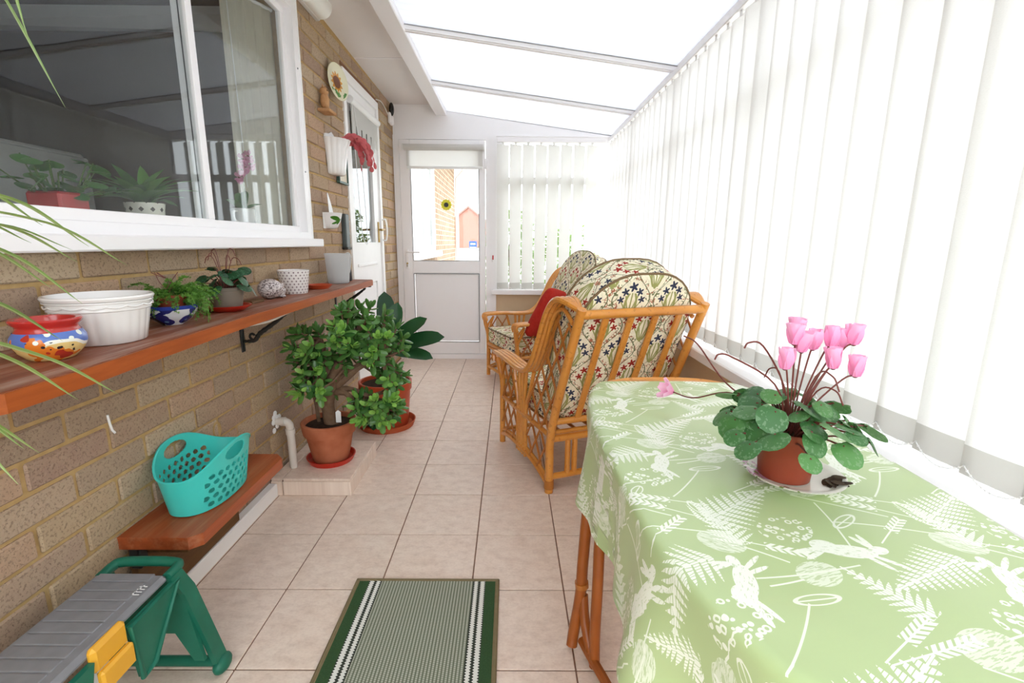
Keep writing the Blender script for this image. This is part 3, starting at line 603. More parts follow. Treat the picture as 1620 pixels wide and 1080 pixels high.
# ================================================================== VERTICAL BLINDS
def slat_mesh(name, w, z0, z1, mat):
    mb = MB(); n = 6
    mb.grid(lambda i, j: ((i/n-.5)*w, .004*(1-(2*i/n-1)**2), z0+(z1-z0)*j), n+1, 2, uv=lambda i, j: (i/n*w, j*(z1-z0)))
    return mb.mesh(name, mat, 60)
sm = slat_mesh('slat', .127, .74, 1.955, 'blind_fabric'); hm = slat_mesh('hem', .127, .682, .7402, 'blind_hem')
clip = MB().cbox(-.009, .009, -.005, .005, 1.95, 1.972, .001).mesh('hanger', 'blind_plastic', 0)
def blind(t, P0, P1, pitch, ang, n0=0):
    P0, P1 = Vector(P0), Vector(P1); d = (P1-P0); n = int(d.length/pitch); d.normalize(); a0 = atan2(d.y, d.x)
    pts = []
    for i in range(n+1):
        p = P0+d*(i*pitch); a = a0+ang+random.uniform(-.035, .035)
        s = link('slat', sm, t, TR(p.x, p.y, 0) @ RZ(a)); link('hem', hm, s); link('hanger', clip, s); pts.append((p, a))
    for side in (-1, 1):
        for (p, a), (q, b) in zip(pts, pts[1:]):
            A = p+Vector((cos(a), sin(a), 0))*.055*side+Vector((-sin(a), cos(a), 0))*.003*side; B = q+Vector((cos(b), sin(b), 0))*.055*side+Vector((-sin(b), cos(b), 0))*.003*side
            A = Vector((A.x, A.y, .70)); B = Vector((B.x, B.y, .70))
            if side > 0 and t['label'].startswith('long') is False: continue
            L = [A.lerp(B, k/14)-Vector((0, 0, .026*4*(k/14)*(1-k/14))) for k in range(15)]
            mb = MB()
            if p.y < 2.6:
                for k in L: mb.sphere(k, .0024, 5, 4)
            mb.tube(L, .0011, 4); mb.ob('chain', 'blind_plastic', t)
    return pts
vb = thing('vertical_blind', 'long cream vertical blind closed across the right-hand windows', 'blind')
MB().cbox(.855, .895, YR+.02, 4.47, 1.972, 2.003, .003).ob('head_rail', 'upvc', vb, 0)
blind(vb, (.872, -.5692, 0), (.872, 4.44, 0), .1128, radians(9))
vb2 = thing('vertical_blind', 'cream vertical blind with half-open slats on the end window', 'blind')
MB().cbox(-.12, .84, YE-.075, YE-.035, 1.972, 2.003, .003).ob('head_rail', 'upvc', vb2, 0)
blind(vb2, (-.068, YE-.052, 0), (.80, YE-.052, 0), .113, radians(33))

# ================================================================== ARMCHAIRS (front = +y)
def pillow(mb, out, th, bulge, rings=(1, .985, .94, .85, .6, .25, 0), M=None):
    """cushion from an outline (x, h): flat side band, puffed faces; uv in metres"""
    n = len(out); cx = sum(p[0] for p in out)/n; cy = sum(p[1] for p in out)/n
    vs, us, fs = [], [], []
    for side in (1, -1):
        base = len(vs)
        for r in rings:
            d = th/2+bulge*(1-r**3)-(.012 if r == 1 else 0)
            for x, y in out:
                px, py = cx+(x-cx)*r, cy+(y-cy)*r; vs.append((px, side*d, py)); us.append((px*side+.03, py))
        for k in range(len(rings)-1):
            for i in range(n):
                a, b = base+k*n+i, base+k*n+(i+1) % n; f = (a, b, b+n, a+n); fs.append(f if side < 0 else f[::-1])
    o = len(rings)*n; acc = 0; e = len(vs)
    for i in range(n+1):
        x, y = out[i % n]
        if i: acc += sqrt((x-out[i-1][0])**2+(y-out[i-1][1])**2)
        for sd in (1, 0, -1): vs.append((cx+(x-cx)*(1+.006*(sd == 0)), sd*(th/2-.012), cy+(y-cy)*(1+.006*(sd == 0)))); us.append((sd*th/2+.2, acc))
    for i in range(n):
        for k in (0, 1): a = e+i*3+k; fs.append((a, a+1, a+4, a+3))
    mb.add(vs, fs, us, M); return mb
def rrect(w, h, r, n=6, rt=None):
    """rounded outline, base at h=0; rt = radius of the two upper corners"""
    rt = rt or r; o = []
    for cx, cy, R, a0 in ((w/2-r, r, r, -pi/2), (w/2-rt, h-rt, rt, 0), (-w/2+rt, h-rt, rt, pi/2), (-w/2+r, r, r, pi)):
        for k in range(n+1): a = a0+pi/2*k/n; o.append((cx+R*cos(a), cy+R*sin(a)))
    return o
HW, BK, FR = .29, -.305, .305
lean0, lean1 = Vector((0, BK, .27)), Vector((0, -.545, .862))
def inside(p, poly):
    c = False
    for (x1, y1), (x2, y2) in zip(poly, poly[1:]+poly[:1]):
        if (y1 > p[1]) != (y2 > p[1]) and p[0] < (x2-x1)*(p[1]-y1)/(y2-y1)+x1: c = not c
    return c
def lattice(x, poly, step, par, slope=1.5):
    """diamond lattice of thin canes clipped to a (y, z) outline on the side frame"""
    for sgn in (1, -1):
        k = -2.
        while k < 3.:
            pts = []; y = -.6
            while y < .45:
                z = sgn*slope*y+k
                if inside((y, z), poly): pts.append((y, z))
                y += .004
            if len(pts) > 6:
                (ya, za), (yb, zb) = pts[0], pts[-1]
                MB().tube([(x+sgn*.005, ya, za), (x+sgn*.005, yb, zb)], .0055, 6).ob('lattice_cane', 'cane', par)
            k += step
def armchair(label, loc, rz, extra=None):
    t = thing('rattan_armchair', label, 'armchair', loc, rz, 'rattan armchairs')
    for s in (-1, 1):
        x = s*HW
        sf = MB().tube(spline([(x, BK, 0), (x, BK, .14), (x, BK-.004, .26), (x, -.36, .42), (x, -.455, .65), (x, -.548, .866)], 6), .019, 10).ob('back_post', 'rattan', t)
        MB().tube([(x, BK, .02), (x, BK, .06)], .0225, 10).ob('cane_binding', 'cane', sf)
        MB().tube(spline([(x, FR, 0), (x, FR, .25), (x, FR+.004, .36), (x+s*.012, FR+.02, .44), (x+s*.02, FR+.026, .49)], 6), .016, 10).ob('front_post', 'rattan', t)
        # arm: four canes side by side, sweeping up into the back post
        for k in range(4):
            o = (k-1.5)*.021; xx = x+s*.012+o
            path = spline([(xx, FR+.022, .47), (xx, FR+.03, .505), (xx, FR+.0, .522), (xx, FR-.14, .522), (xx, .02, .512), (xx*.995, -.09, .52), (xx*.99, -.17, .575), (xx*.985, -.235, .68), (xx*.98, -.30, .80), (xx*.98, -.37, .872), (xx*.985, -.45, .89), (x, -.535, .858)], 6)
            MB().tube(path, .0125, 8).ob('arm_cane', 'rattan', t)
        MB().tube(spline([(x, -.13, .54), (x, -.185, .6), (x, -.25, .7), (x, -.32, .81), (x, -.40, .845), (x, -.48, .80)], 6), .009, 8).ob('inner_hoop', 'rattan', t)
        # fanning mid uprights
        for yb, yt in ((.075, .14), (.05, .06), (.025, .02), (.0, -.03), (-.03, -.12)):
            MB().tube(spline([(x, yb, .055), (x, yb, .30), (x, (yb+yt)/2, .40), (x, yt, .515)], 5), .0105, 8).ob('upright', 'rattan', t)
        MB().tube(spline([(x, FR-.005, .05), (x, FR-.1, .075), (x, .0, .082), (x, BK+.15, .07), (x, BK+.01, .035)], 6), .013, 8).ob('bottom_rail', 'rattan', t)
        MB().tube(spline([(x, FR-.005, .075), (x, FR-.1, .1), (x, .0, .107), (x, BK+.15, .095), (x, BK+.01, .06)], 6), .008, 8).ob('bottom_rail', 'rattan', t)
        for a in (.16, .24): MB().tube(spline([(x, FR, a+.08), (x, FR+.006, a+.18), (x+s*.01, FR-.05, .50)], 5), .009, 6).ob('bracket_cane', 'rattan', t)
        lattice(x, [(.09, .09), (.295, .075), (.295, .49), (.15, .51), (.09, .40)], .135, t)
        lattice(x, [(-.045, .09), (-.295, .05), (-.31, .27), (-.40, .52), (-.49, .75), (-.40, .83), (-.31, .80), (-.24, .66), (-.16, .53), (-.06, .42)], .15, t)
        MB().tube([(x, FR-.01, .27), (x, BK, .27)], .012, 8).ob('seat_rail', 'rattan', t)
    MB().tube([(-HW, -.538, .842), (HW, -.538, .842)], .0185, 10).ob('top_rail', 'rattan', t)
    MB().tube([(-HW, -.335, .345), (HW, -.335, .345)], .015, 10).ob('back_rail', 'rattan', t)
    for z, r in ((.255, .017), (.285, .011), (.075, .015)): MB().tube([(-HW, BK, z), (HW, BK, z)], r, 8).ob('rear_stretcher', 'rattan', t)
    for z, r in ((.275, .016), (.245, .011), (.075, .013)): MB().tube([(-HW, FR, z), (HW, FR, z)], r, 8).ob('front_rail', 'rattan', t)
    for x in (-.20, -.165, .165, .20): MB().tube([(x, BK, .08), (x, BK, .25)], .013, 8).ob('spindle', 'rattan', t)
    for k in range(4):
        x = -.174+k*.116; d = Vector((0, -.203, .497)); M = TR(x, -.335, .345) @ RX(atan2(.203, .497))
        MB().cbox(-.014, .014, -.007, .007, 0, d.length, .003, M).ob('back_slat', 'rattan', t, 0)
    for k in range(7): MB().tube([(-.24+k*.08, BK, .285), (-.24+k*.08, FR, .285)], .008, 6).ob('seat_cane', 'cane', t)
    sc = pillow(MB(), rrect(.515, .60, .05), .115, .012, M=TR(0, -.27, .36) @ RX(-pi/2)).ob('seat_cushion', 'floral_fabric', t, 60)
    o = rrect(.515, .60, .05); o3 = [(x, y-.27, .414) for x, y in o]; MB().tube(o3, .005, 6, True).ob('piping', 'piping_cord', sc)
    o = rrect(.54, .70, .06, 8, .23); A = RX(atan2(.203, .497)); M = TR(0, -.225, .37) @ A
    bc = pillow(MB(), o, .15, .022, M=M).ob('back_cushion', 'floral_fabric', t, 60)
    for sd in (-1, 1): MB().tube([M @ Vector((x, sd*.068, y)) for x, y in o], .005, 6, True).ob('piping', 'piping_cord', bc)
    return t
armchair('rattan armchair with its slatted back to the camera, beside the green table', (.344, 2.384, 0), radians(20.9))
armchair('rattan armchair in the far corner holding the red cushion', (.219, 3.833, 0), radians(114))
rc = thing('scatter_cushion', 'plain red square cushion leaning on the far rattan armchair', 'cushion', (.19, 3.60, .405), radians(60))
o = [(.2*(abs(cos(a))**.28)*(1 if cos(a) > 0 else -1), .2+.2*(abs(sin(a))**.28)*(1 if sin(a) > 0 else -1)) for a in [2*pi*k/40 for k in range(40)]]
pillow(MB(), o, .03, .05, (1, .96, .88, .75, .5, .25, 0), M=RX(radians(24)) @ RY(radians(12))).ob('cover', 'red_fabric', rc, 60)

# ================================================================== TABLE AND OILCLOTH
TC, TA, TB, TZ = (.468, .885), .258, .555, .70
def sup(a, k=1.): 
    c, s = cos(a), sin(a); n = 2/3.2
    return TC[0]+TA*k*abs(c)**n*(1 if c > 0 else -1), TC[1]+TB*k*abs(s)**n*(1 if s > 0 else -1)
tb = thing('dining_table', 'oval rattan table under the green oilcloth', 'table', (0, 0, 0))
ring = [sup(2*pi*k/72) for k in range(72)]
MB().prism([sup(2*pi*k/72, .985) for k in range(72)], .016, M=TR(0, 0, TZ-.020)).ob('tabletop', 'rattan', tb, 30)
MB().tube([(x, y, TZ-.014) for x, y in ring], .014, 8, True).ob('rim', 'rattan', tb); MB().tube([sup(2*pi*k/72, .97)+(TZ-.04,) for k in range(72)], .012, 8, True).ob('rim', 'rattan', tb)
for sx in (-1, 1):
    for sy in (-1, 1):
        P = lambda x, y, z: (TC[0]+sx*x, TC[1]+sy*y, z)
        lg = MB().tube(spline([P(.225, .33, .66), P(.255, .275, .45), P(.266, .262, .28), P(.270, .262, .16), P(.285, .258, .05), P(.29, .25, .014)], 6), .0155, 10).ob('leg', 'dark_rattan', tb)
        MB().tube(spline([P(.262, .262, .165), P(.258, .24, .10), P(.243, .20, .03), P(.235, .185, .012)], 6), .014, 10).ob('brace', 'dark_rattan', lg)
        MB().tube(spline([P(.21, .26, .66), P(.232, .22, .42), P(.238, .195, .25), P(.24, .19, .10), P(.238, .185, .012)], 6), .0145, 10).ob('leg', 'dark_rattan', tb)
        MB().tube([P(.266, .262, .19), P(.268, .262, .205)], .019, 10).ob('cane_binding', 'cane', lg)
    MB().tube(spline([(TC[0]+sx*.262, TC[1]-.25, .03), (TC[0]+sx*.2, TC[1], .03), (TC[0]+sx*.262, TC[1]+.25, .03)], 8), .013, 8).ob('stretcher', 'dark_rattan', tb)
# the cloth falls from the table edge; far end stops short of the rim
NB = 480; bd = [sup(2*pi*k/NB, 1.012) for k in range(NB)]; bdl = [0.]
for k in range(1, NB): bdl.append(bdl[-1]+sqrt((bd[k][0]-bd[k-1][0])**2+(bd[k][1]-bd[k-1][1])**2))
def drape(X, Y):
    ax, ay = abs(X-TC[0])/(TA*1.012), abs(Y-TC[1])/(TB*1.012)
    if ax**3.2+ay**3.2 <= 1: return Vector((X, Y, TZ+.003+.0012*sin(X*31+Y*17)*sin(Y*23)))
    k = min(range(NB), key=lambda q: (bd[q][0]-X)**2+(bd[q][1]-Y)**2); bx, by = bd[k]
    d = sqrt((bx-X)**2+(by-Y)**2); nx, ny = (bd[k][1]-bd[k-NB+1][1], -(bd[k][0]-bd[k-NB+1][0])); nx, ny = bd[(k+1) % NB][1]-bd[k-1][1], -(bd[(k+1) % NB][0]-bd[k-1][0])
    l = sqrt(nx*nx+ny*ny); nx, ny = nx/l, ny/l; s = bdl[k]
    R = .014; 
    if d < R*1.57: off, z = R*sin(d/R), R*(1-cos(d/R))
    else: off, z = R, R+(d-R*1.57)
    corner = min(1, abs(nx*ny)*2)
    fold = z*(.05+.16*corner*sin(s*26+.6)+.07*sin(s*15+1.)+.03*sin(s*41))
    return Vector((bx+nx*(off+fold*1.1), by+ny*(off+fold*1.1), TZ+.003-z*(1-.04*corner)))
x0, x1, y0, y1 = TC[0]-TA-.215, TC[0]+TA+.03, TC[1]-TB-.20, 1.385
nu, nv = 100, 150
cut = {}
def Pc(i, j):
    X = x0+(x1-x0)*i/(nu-1); t = j/(nv-1)
    far = y1-.02*((X-.45)/.25)**2*(X < .9)-.10*max(0, (.24-X)/.2)
    Y = y0+(far-y0)*t; cut[i, j] = (X, Y); return drape(X, Y)
cl = MB(); cl.grid(Pc, nu, nv, uv=lambda i, j: cut[i, j])
cl.ob('tablecloth', 'oilcloth', None, 60, label='sage green oilcloth printed with white hares and ferns on the table', cat='tablecloth')

# ================================================================== DOOR MAT
dm = thing('door_mat', 'green and grey striped door mat on the tiles', 'mat', (-.265, 1.035, 0))
MB().cbox(-.228, .228, -.366, .366, .0003, .009, .002).ob('pile', 'mat_weave', dm, 0)
MB().tube([(-.231, -.369, .006), (.231, -.369, .006), (.231, .369, .006), (-.231, .369, .006)], .0055, 8, True).ob('binding', 'mat_binding', dm)
bq = MB()
for a in ((-.237, -.222, -.375, .375), (.222, .237, -.375, .375), (-.237, .237, -.375, -.360), (-.237, .237, .360, .375)): bq.cbox(a[0], a[1], a[2], a[3], .0003, .0105, .003)
bq.ob('binding', 'mat_binding', dm, 0)

# ================================================================== TILED PLINTH, SKIRTING, PIPE
pl = struct('step', MB().box(WX, -.708, 1.962, 2.365, 0, .067), 'grout')
for a in ((-1.048, -1.0, 1.958, 2.37), (-.996, -.700, 1.958, 2.18), (-.996, -.700, 2.184, 2.372)): link('tile', slabmesh('tile', (a[1]-a[0], a[3]-a[2], .012), 'floor_tile'), pl, TR((a[0]+a[1])/2, (a[2]+a[3])/2, .073))
for a in ((-.996, -.702), (-1.048, -1.0)): link('tile', slabmesh('tile', (a[1]-a[0], .01, .066), 'floor_tile'), pl, TR((a[0]+a[1])/2, 1.957, .034))
for a in ((1.954, 2.18), (2.184, 2.368)): link('tile', slabmesh('tile', (.01, a[1]-a[0], .066), 'floor_tile'), pl, TR(-.703, (a[0]+a[1])/2, .034))
struct('trim_1', MB().cbox(WX, -1.018, .9, 1.95, 0, .062, .004), 'white_paint')
pp = thing('waste_pipe', 'white plastic waste pipe bending down from the brick wall', 'pipe', (-1.0, 2.06, .079))
MB().tube(spline([(-.055, 0, .226), (-.02, 0, .228), (0, .004, .215), (.004, .006, .18), (.004, .01, .0)], 6), .017, 12).ob('pipe', 'pipe_white', pp)
MB().tube([(-.03, 0, .2275), (-.012, 0, .2275)], .0205, 12).tube([(.004, .006, .19), (.004, .007, .165)], .0205, 12).ob('collar', 'pipe_white', pp)
mb = MB()
for i in range(9): mb.sphere((-.05+random.uniform(-.004, .004), random.uniform(-.03, .03), .225+random.uniform(-.035, .045)), (.006, .014, .014), 6, 4)
mb.ob('plaster_patch', 'white_paint', pp)

# ================================================================== SHELF AND BENCH
def board(name, mb, pts, z0, z1, b=.004):
    n = len(pts); cx = sum(p[0] for p in pts)/n; cy = sum(p[1] for p in pts)/n
    ins = [(cx+(x-cx)*(1-b/abs(.12)), y+(b if y < cy else -b)) for x, y in pts]
    return mb
SZ = .878
sh = thing('wall_shelf', 'long worn wooden shelf on iron brackets below the kitchen window', 'shelf')
sp = [(WX, .69), (-.772, .69), (-.765, .70), (-.768, .86), (-.786, 1.05), (-.812, 1.5), (-.832, 2.4), (-.838, 2.955), (-.848, 2.97), (WX, 2.985)]
MB().prism([(x, y) for x, y in sp], .032, M=TR(0, 0, SZ-.034)).ob('plank', 'shelf_edge_wood', sh, 20)
MB().prism([(x if x < -1.05 else x-.004, y) for x, y in sp], .002, M=TR(0, 0, SZ-.002)).ob('worn_top', 'shelf_top_wood', sh, 20)
def bracket(par, y, z, dep, drop):
    b = MB().cbox(WX, WX+.006, y-.012, y+.012, z-drop, z, .002).cbox(WX, WX+dep, y-.012, y+.012, z-.006, z, .002).ob('bracket', 'black_iron', par, 0)
    pts = spline([(WX+.006, y, z-drop*.75), (WX+.05, y, z-drop*.72), (WX+.075, y, z-drop*.55), (WX+dep*.62, y, z-drop*.30), (WX+dep*.85, y, z-.012)], 6)
    MB().tube(pts, [.004+.004*sin(pi*k/(len(pts)-1))+.0025*sin(k*1.7)**2 for k in range(len(pts))], 8).ob('scroll', 'black_iron', b)
    MB().tube([(WX+.045+.018*cos(a)*(1-a/9), y, z-drop*.62-.018*sin(a)*(1-a/9)) for a in [k*.4 for k in range(16)]], .005, 6).ob('curl', 'black_iron', b)
for y in (.80, 1.86, 2.90): bracket(sh, y, SZ-.034, .22, .17)
MB().tube(spline([(-.86, 1.50, SZ-.040), (-.85, 1.68, SZ-.05), (-.87, 1.90, SZ-.046), (-.87, 2.15, SZ-.04)]), .0045, 6).ob('cable', 'pipe_white', sh)
bn = thing('low_bench', 'short varnished wooden bench board low on the brick wall', 'bench')
BZ = .32
MB().prism([(WX, 1.165), (-.865, 1.165), (-.838, 1.19), (-.838, 1.655), (-.87, 1.69), (WX, 1.69)], .036, M=TR(0, 0, BZ-.036)).ob('seat_board', 'bench_wood', bn, 20)
MB().cbox(-1.046, -1.022, 1.18, 1.66, .064, BZ-.036, .003).ob('apron', 'dark_plank', bn, 0)
for y in (1.205, 1.60): MB().cbox(WX+.012, -.90, y, y+.03, BZ-.075, BZ-.036, .003).ob('support', 'dark_plank', bn, 0)
MB().cbox(WX+.02, WX+.05, 1.17, 1.2, BZ-.10, BZ-.036, .003).ob('bracket', 'black_iron', bn, 0)
# turquoise basket: oval tub with raised handle lobes and punched holes
bk = thing('storage_basket', 'turquoise plastic basket full of round holes on the low bench', 'basket', (-.945, 1.40, BZ))
NA, NZ = 320, 88
def tub(k, j):
    a = 2*pi*k/NA; t = j/(NZ-1); top = .124+.062*max(0, abs(cos(a))**3)-.004*abs(sin(a))
    z = .004+(top-.004)*t; rx, ry = .078+.016*z/.13, .140+.024*z/.13
    return Vector((rx*abs(cos(a))**.85*(1 if cos(a) > 0 else -1), ry*abs(sin(a))**.85*(1 if sin(a) > 0 else -1), z))
def hole(p, a):
    c = cos(a)
    if abs(c) > .2:
        y = p.y; z = p.z
        if (y/.052)**2+((z-.150)/.023)**2 < 1: return True
        for r in range(5):
            zc = .022+r*.0215
            if zc > .113: continue
            yy = (y+.0145*(r % 2)+.2)/.029; f = (yy % 1)-.5
            if abs(y) < .118 and (f*.029/.0095)**2+((z-zc)/.0078)**2 < 1: return True
    return False
mb = MB(); V = [[tub(k, j) for k in range(NA)] for j in range(NZ)]; Vi = [[p*1 for p in r] for r in V]
for r in Vi:
    for p in r: q = Vector((p.x, p.y, 0)); q = q-q.normalized()*.003; p.x, p.y = q.x, q.y
flat = [p for r in V for p in r]+[p for r in Vi for p in r]; off = NA*NZ; keep = {}
for j in range(NZ-1):
    for k in range(NA):
        a = 2*pi*(k+.5)/NA; c = (V[j][k]+V[j+1][(k+1) % NA])/2; keep[j, k] = not hole(c, a)
fs = []
for (j, k), kp in keep.items():
    if not kp: continue
    a, b, c, d = j*NA+k, j*NA+(k+1) % NA, (j+1)*NA+(k+1) % NA, (j+1)*NA+k
    fs += [(a, b, c, d), (d+off, c+off, b+off, a+off)]
    for (jj, kk), (p, q) in (((j, k-1), (a, d)), ((j, k+1), (c, b)), ((j-1, k), (b, a)), ((j+1, k), (d, c))):
        kk %= NA
        if not keep.get((jj, kk), False): fs.append((p, q, q+off, p+off))
mb.add(flat, fs); mb.ob('tub', 'turquoise_plastic', bk, 50)
MB().lathe([(.0005, .001), (.9, .001), (1, .005), (.99, .007), (.0005, .006)], 48, M=Matrix.Diagonal((.078, .140, 1, 1))).ob('bottom', 'turquoise_plastic', bk)
MB().tube([tub(k, NZ-1)-Vector((0, 0, .001)) for k in range(NA)], .0035, 6, True).ob('rim', 'turquoise_plastic', bk)

# ================================================================== GARDEN KNEELER / STOOL
kn = thing('garden_kneeler', 'green and grey plastic garden kneeler stool with yellow latch, against the wall', 'stool', (-.885, .78, 0))
KZ = .335
MB().cbox(-.088, .082, -.24, .225, KZ-.022, KZ, .009).ob('seat_pad', 'kneeler_grey', kn, 0)
for k in range(15): MB().cbox(-.074, .055, -.222+k*.0298, -.196+k*.0298, KZ-.004, KZ+.0022, .0015).ob('seat_rib', 'kneeler_grey', kn, 0)
lt = MB()
for k, w in enumerate((.006, .004, .006, .005)):
    y = .150+k*.0085; lt.box(.052, .057+.012, y, y+.002, KZ+.0022, KZ+.003).box(.052+.004*k/2, .055+.004*k/2, y, y+w, KZ+.0022, KZ+.003)
lt.ob('white_marking', 'label_white', kn, 0)
for s in (-1, 1):
    # side shell: sloping panel with a rounded cut-out shape
    prof = [(-.235, KZ-.022), (.235, KZ-.022), (.245, KZ-.05), (.195, KZ-.15), (.095, KZ-.125), (.055, KZ-.10), (.02, KZ-.075), (-.235, KZ-.075)]
    M = TR(s*.083, 0, 0) @ Matrix(((0, 0, s, 0), (1, 0, 0, 0), (0, 1, 0, 0), (0, 0, 0, 1)))
    q = [(.085, KZ-.022), (.235, KZ-.022), (.135, KZ-.155), (.10, KZ-.16)]
    sd = MB().prism(q, .012, M).ob('side_panel', 'kneeler_green', kn, 20)
    MB().tube([M @ Vector((p[0], p[1], .012)) for p in q], .006, 8, True).ob('panel_lip', 'kneeler_green', sd)
    MB().prism([(-.24, KZ-.022), (.0, KZ-.022), (-.03, KZ-.14), (-.24, KZ-.14)], .012, M).ob('side_panel', 'kneeler_green', kn, 20)
    for ye, dy in ((.225, .07), (-.24, -.07)):
        e = 1 if dy > 0 else -1
        L = [(s*.084, ye+e*.012, KZ-.01), (s*.094, ye+e*.035, KZ-.07), (s*.122, ye+e*.055, .10), (s*.135, ye+e*.062, .03)]
        m2 = MB(); 
        for a, b in zip(L, L[1:]):
            A, B = Vector(a), Vector(b); w = Vector((.0, .020, 0)); tkn = Vector((.007, 0, 0))
            m2.add([A-w-tkn, A+w-tkn, A+w+tkn, A-w+tkn, B-w-tkn, B+w-tkn, B+w+tkn, B-w+tkn], [(0, 1, 2, 3), (7, 6, 5, 4), (0, 4, 5, 1), (1, 5, 6, 2), (2, 6, 7, 3), (3, 7, 4, 0)])
        lg = m2.ob('leg', 'kneeler_green', kn, 20)
        MB().sphere((s*.138, ye+e*.062, .022), (.019, .032, .022), 14, 10).ob('foot', 'kneeler_green', lg)
for e, ye in ((1, .225), (-1, -.24)):
    MB().tube([(-.12, ye+e*.062, .028), (.12, ye+e*.062, .028)], .013, 10).ob('cross_bar', 'kneeler_green', kn)
    MB().tube(spline([(-.08, ye, KZ-.012), (-.08, ye+e*.035, KZ-.010), (-.068, ye+e*.05, KZ-.008), (0, ye+e*.052, KZ-.006), (.065, ye+e*.05, KZ-.008), (.077, ye+e*.035, KZ-.010), (.077, ye, KZ-.012)], 6), .012, 10).ob('handle', 'kneeler_green', kn)
    MB().prism([(-.084, KZ-.03), (.084, KZ-.03), (.124, .07), (.098, .07), (.06, .15), (-.06, .15), (-.098, .07), (-.124, .07)], .01, M=TR(0, ye+e*.03, 0) @ RX(pi/2)).ob('end_web', 'kneeler_green', kn, 20)
lp = MB().cbox(.074, .094, .0, .085, KZ-.055, KZ+.0015, .008).ob('latch', 'kneeler_yellow', kn, 0)
MB().cbox(.088, .104, .002, .083, KZ-.10, KZ-.05, .005).ob('latch_tab', 'kneeler_yellow', lp, 0)

# ================================================================== POTS, SAUCERS, CROCKERY
def pot_part(t, prof, mat, name='pot', n=36, fl=None): return MB().lathe(prof, n, fl=fl).ob(name, mat, t, 45)
def flower_pot(t, rb, rt, h, mat, rim=.018, rimw=.006, soil=True, sm='soil'):
    q = rb+(rt-rb)*(h-rim)/h
    pot_part(t, [(.0005, 0), (rb*.92, 0), (rb, .004), (q, h-rim), (q+rimw, h-rim+.001), (rt+rimw, h-.003), (rt+rimw-.003, h), (rt-.002, h), (rt-.005, h-.01), (rb*.9, .012), (.0005, .012)], mat)
    if soil: MB().lathe([(.0005, h-.012), (rt*.5, h-.010), (rt-.006, h-.016)], 24).ob('soil', sm, t)
def dish(name, label, cat, loc, r, h, mat, rb=.75):
    t = thing(name, label, cat, loc)
    MB().lathe([(.0005, 0), (r*rb, 0), (r, h*.85), (r+.002, h), (r-.004, h), (r-.008, h*.8), (r*rb-.003, .006), (.0005, .006)], 40).ob('dish', mat, t, 45); return t
# painted bulbous pot, white ramekin planter
t = thing('painted_pot', 'squat painted pot with a red rim at the near end of the shelf', 'pot', (-.893, .918, SZ))
MB().lathe([(.0005, 0), (.030, 0), (.036, .003), (.050, .018), (.057, .034), (.056, .046), (.050, .056)], 40).ob('body', 'painted_pot', t)
MB().lathe([(.0495, .055), (.046, .062), (.047, .067), (.053, .072), (.0545, .077), (.052, .080), (.044, .079), (.041, .070), (.041, .062)], 40).ob('rim', 'red_glaze', t)
MB().lathe([(.0005, .064), (.03, .066), (.0415, .063)], 24).ob('soil', 'owl_clay', t)
t = thing('ribbed_planter', 'large white ribbed ceramic planter on the shelf', 'planter', (-.928, 1.088, SZ))
MB().lathe([(.0005, 0), (.072, 0), (.076, .003), (.083, .040), (.089, .075)], 144, fl=lambda a, z: 1+.018*abs(sin(12*a))*(1 if z > .002 else 0)).ob('body', 'ceramic_white', t, 70)
MB().lathe([(.090, .074), (.093, .076), (.093, .080), (.092, .082), (.094, .096), (.099, .098), (.101, .103), (.099, .107), (.094, .107), (.088, .1), (.074, .012), (.0005, .012)], 72).ob('collar', 'ceramic_white', t)
MB().tube([(.0955*cos(a), .0955*sin(a), .0865-.0035*abs(sin(8*a))) for a in [2*pi*k/160 for k in range(160)]], .0022, 6, True).ob('garland', 'ceramic_white', t)
MB().tube([(.0965*cos(a), .0965*sin(a), .094+.0008*sin(90*a)) for a in [2*pi*k/180 for k in range(180)]], .0017, 5, True).ob('rope_band', 'ceramic_white', t)
# blue bowl
t = thing('flower_bowl', 'blue and white floral bowl holding the small brown pot', 'bowl', (-.935, 1.322, SZ))
MB().lathe([(.0005, 0), (.026, 0), (.030, .004), (.049, .018), (.062, .036), (.067, .052), (.068, .055), (.0645, .055), (.058, .036), (.044, .018), (.026, .010), (.0005, .010)], 44).ob('bowl', 'blue_flower_glaze', t)
# feathery plant in brown pot
t = thing('feathery_pot_plant', 'light green feathery plant in a small brown pot', 'plant', (-.935, 1.322, SZ+.0125))
flower_pot(t, .034, .042, .070, 'brown_plastic', .014, .003)
rnd = random.Random(5)
def frond(L, n, w, seed):
    r = random.Random(seed); mb = MB(); P = spline([(0, 0, 0), (0, L*.35, L*.3), (0, L*.7, L*.3), (0, L, L*.1)], 8)
    mb.tube(P, .0007, 4)
    for k in range(n):
        i = int((.2+.8*k/n)*(len(P)-1)); p = P[i]; s = 1 if k % 2 else -1; l = w*(1.1-.6*k/n)*r.uniform(.7, 1.2)
        M = TR(*p) @ RZ(s*r.uniform(.7, 1.3)) @ RX(r.uniform(-.6, .7)) @ RY(r.uniform(-1, 1))
        mb.add([(0, 0, 0), (l*.22, l*.5, 0), (0, l, -l*.15), (-l*.22, l*.5, 0)], [(0, 1, 2, 3)], None, M)
        for q in (-1, 1): mb.add([(0, l*.25, 0), (q*l*.35, l*.45, 0), (q*l*.55, l*.75, 0), (q*l*.2, l*.6, 0)], [(0, 1, 2, 3)], None, M)
    return mb.mesh('frond', 'fern_leaf', 60)
fm = [frond(L, 26, .016, k) for k, L in enumerate((.075, .09, .06))]
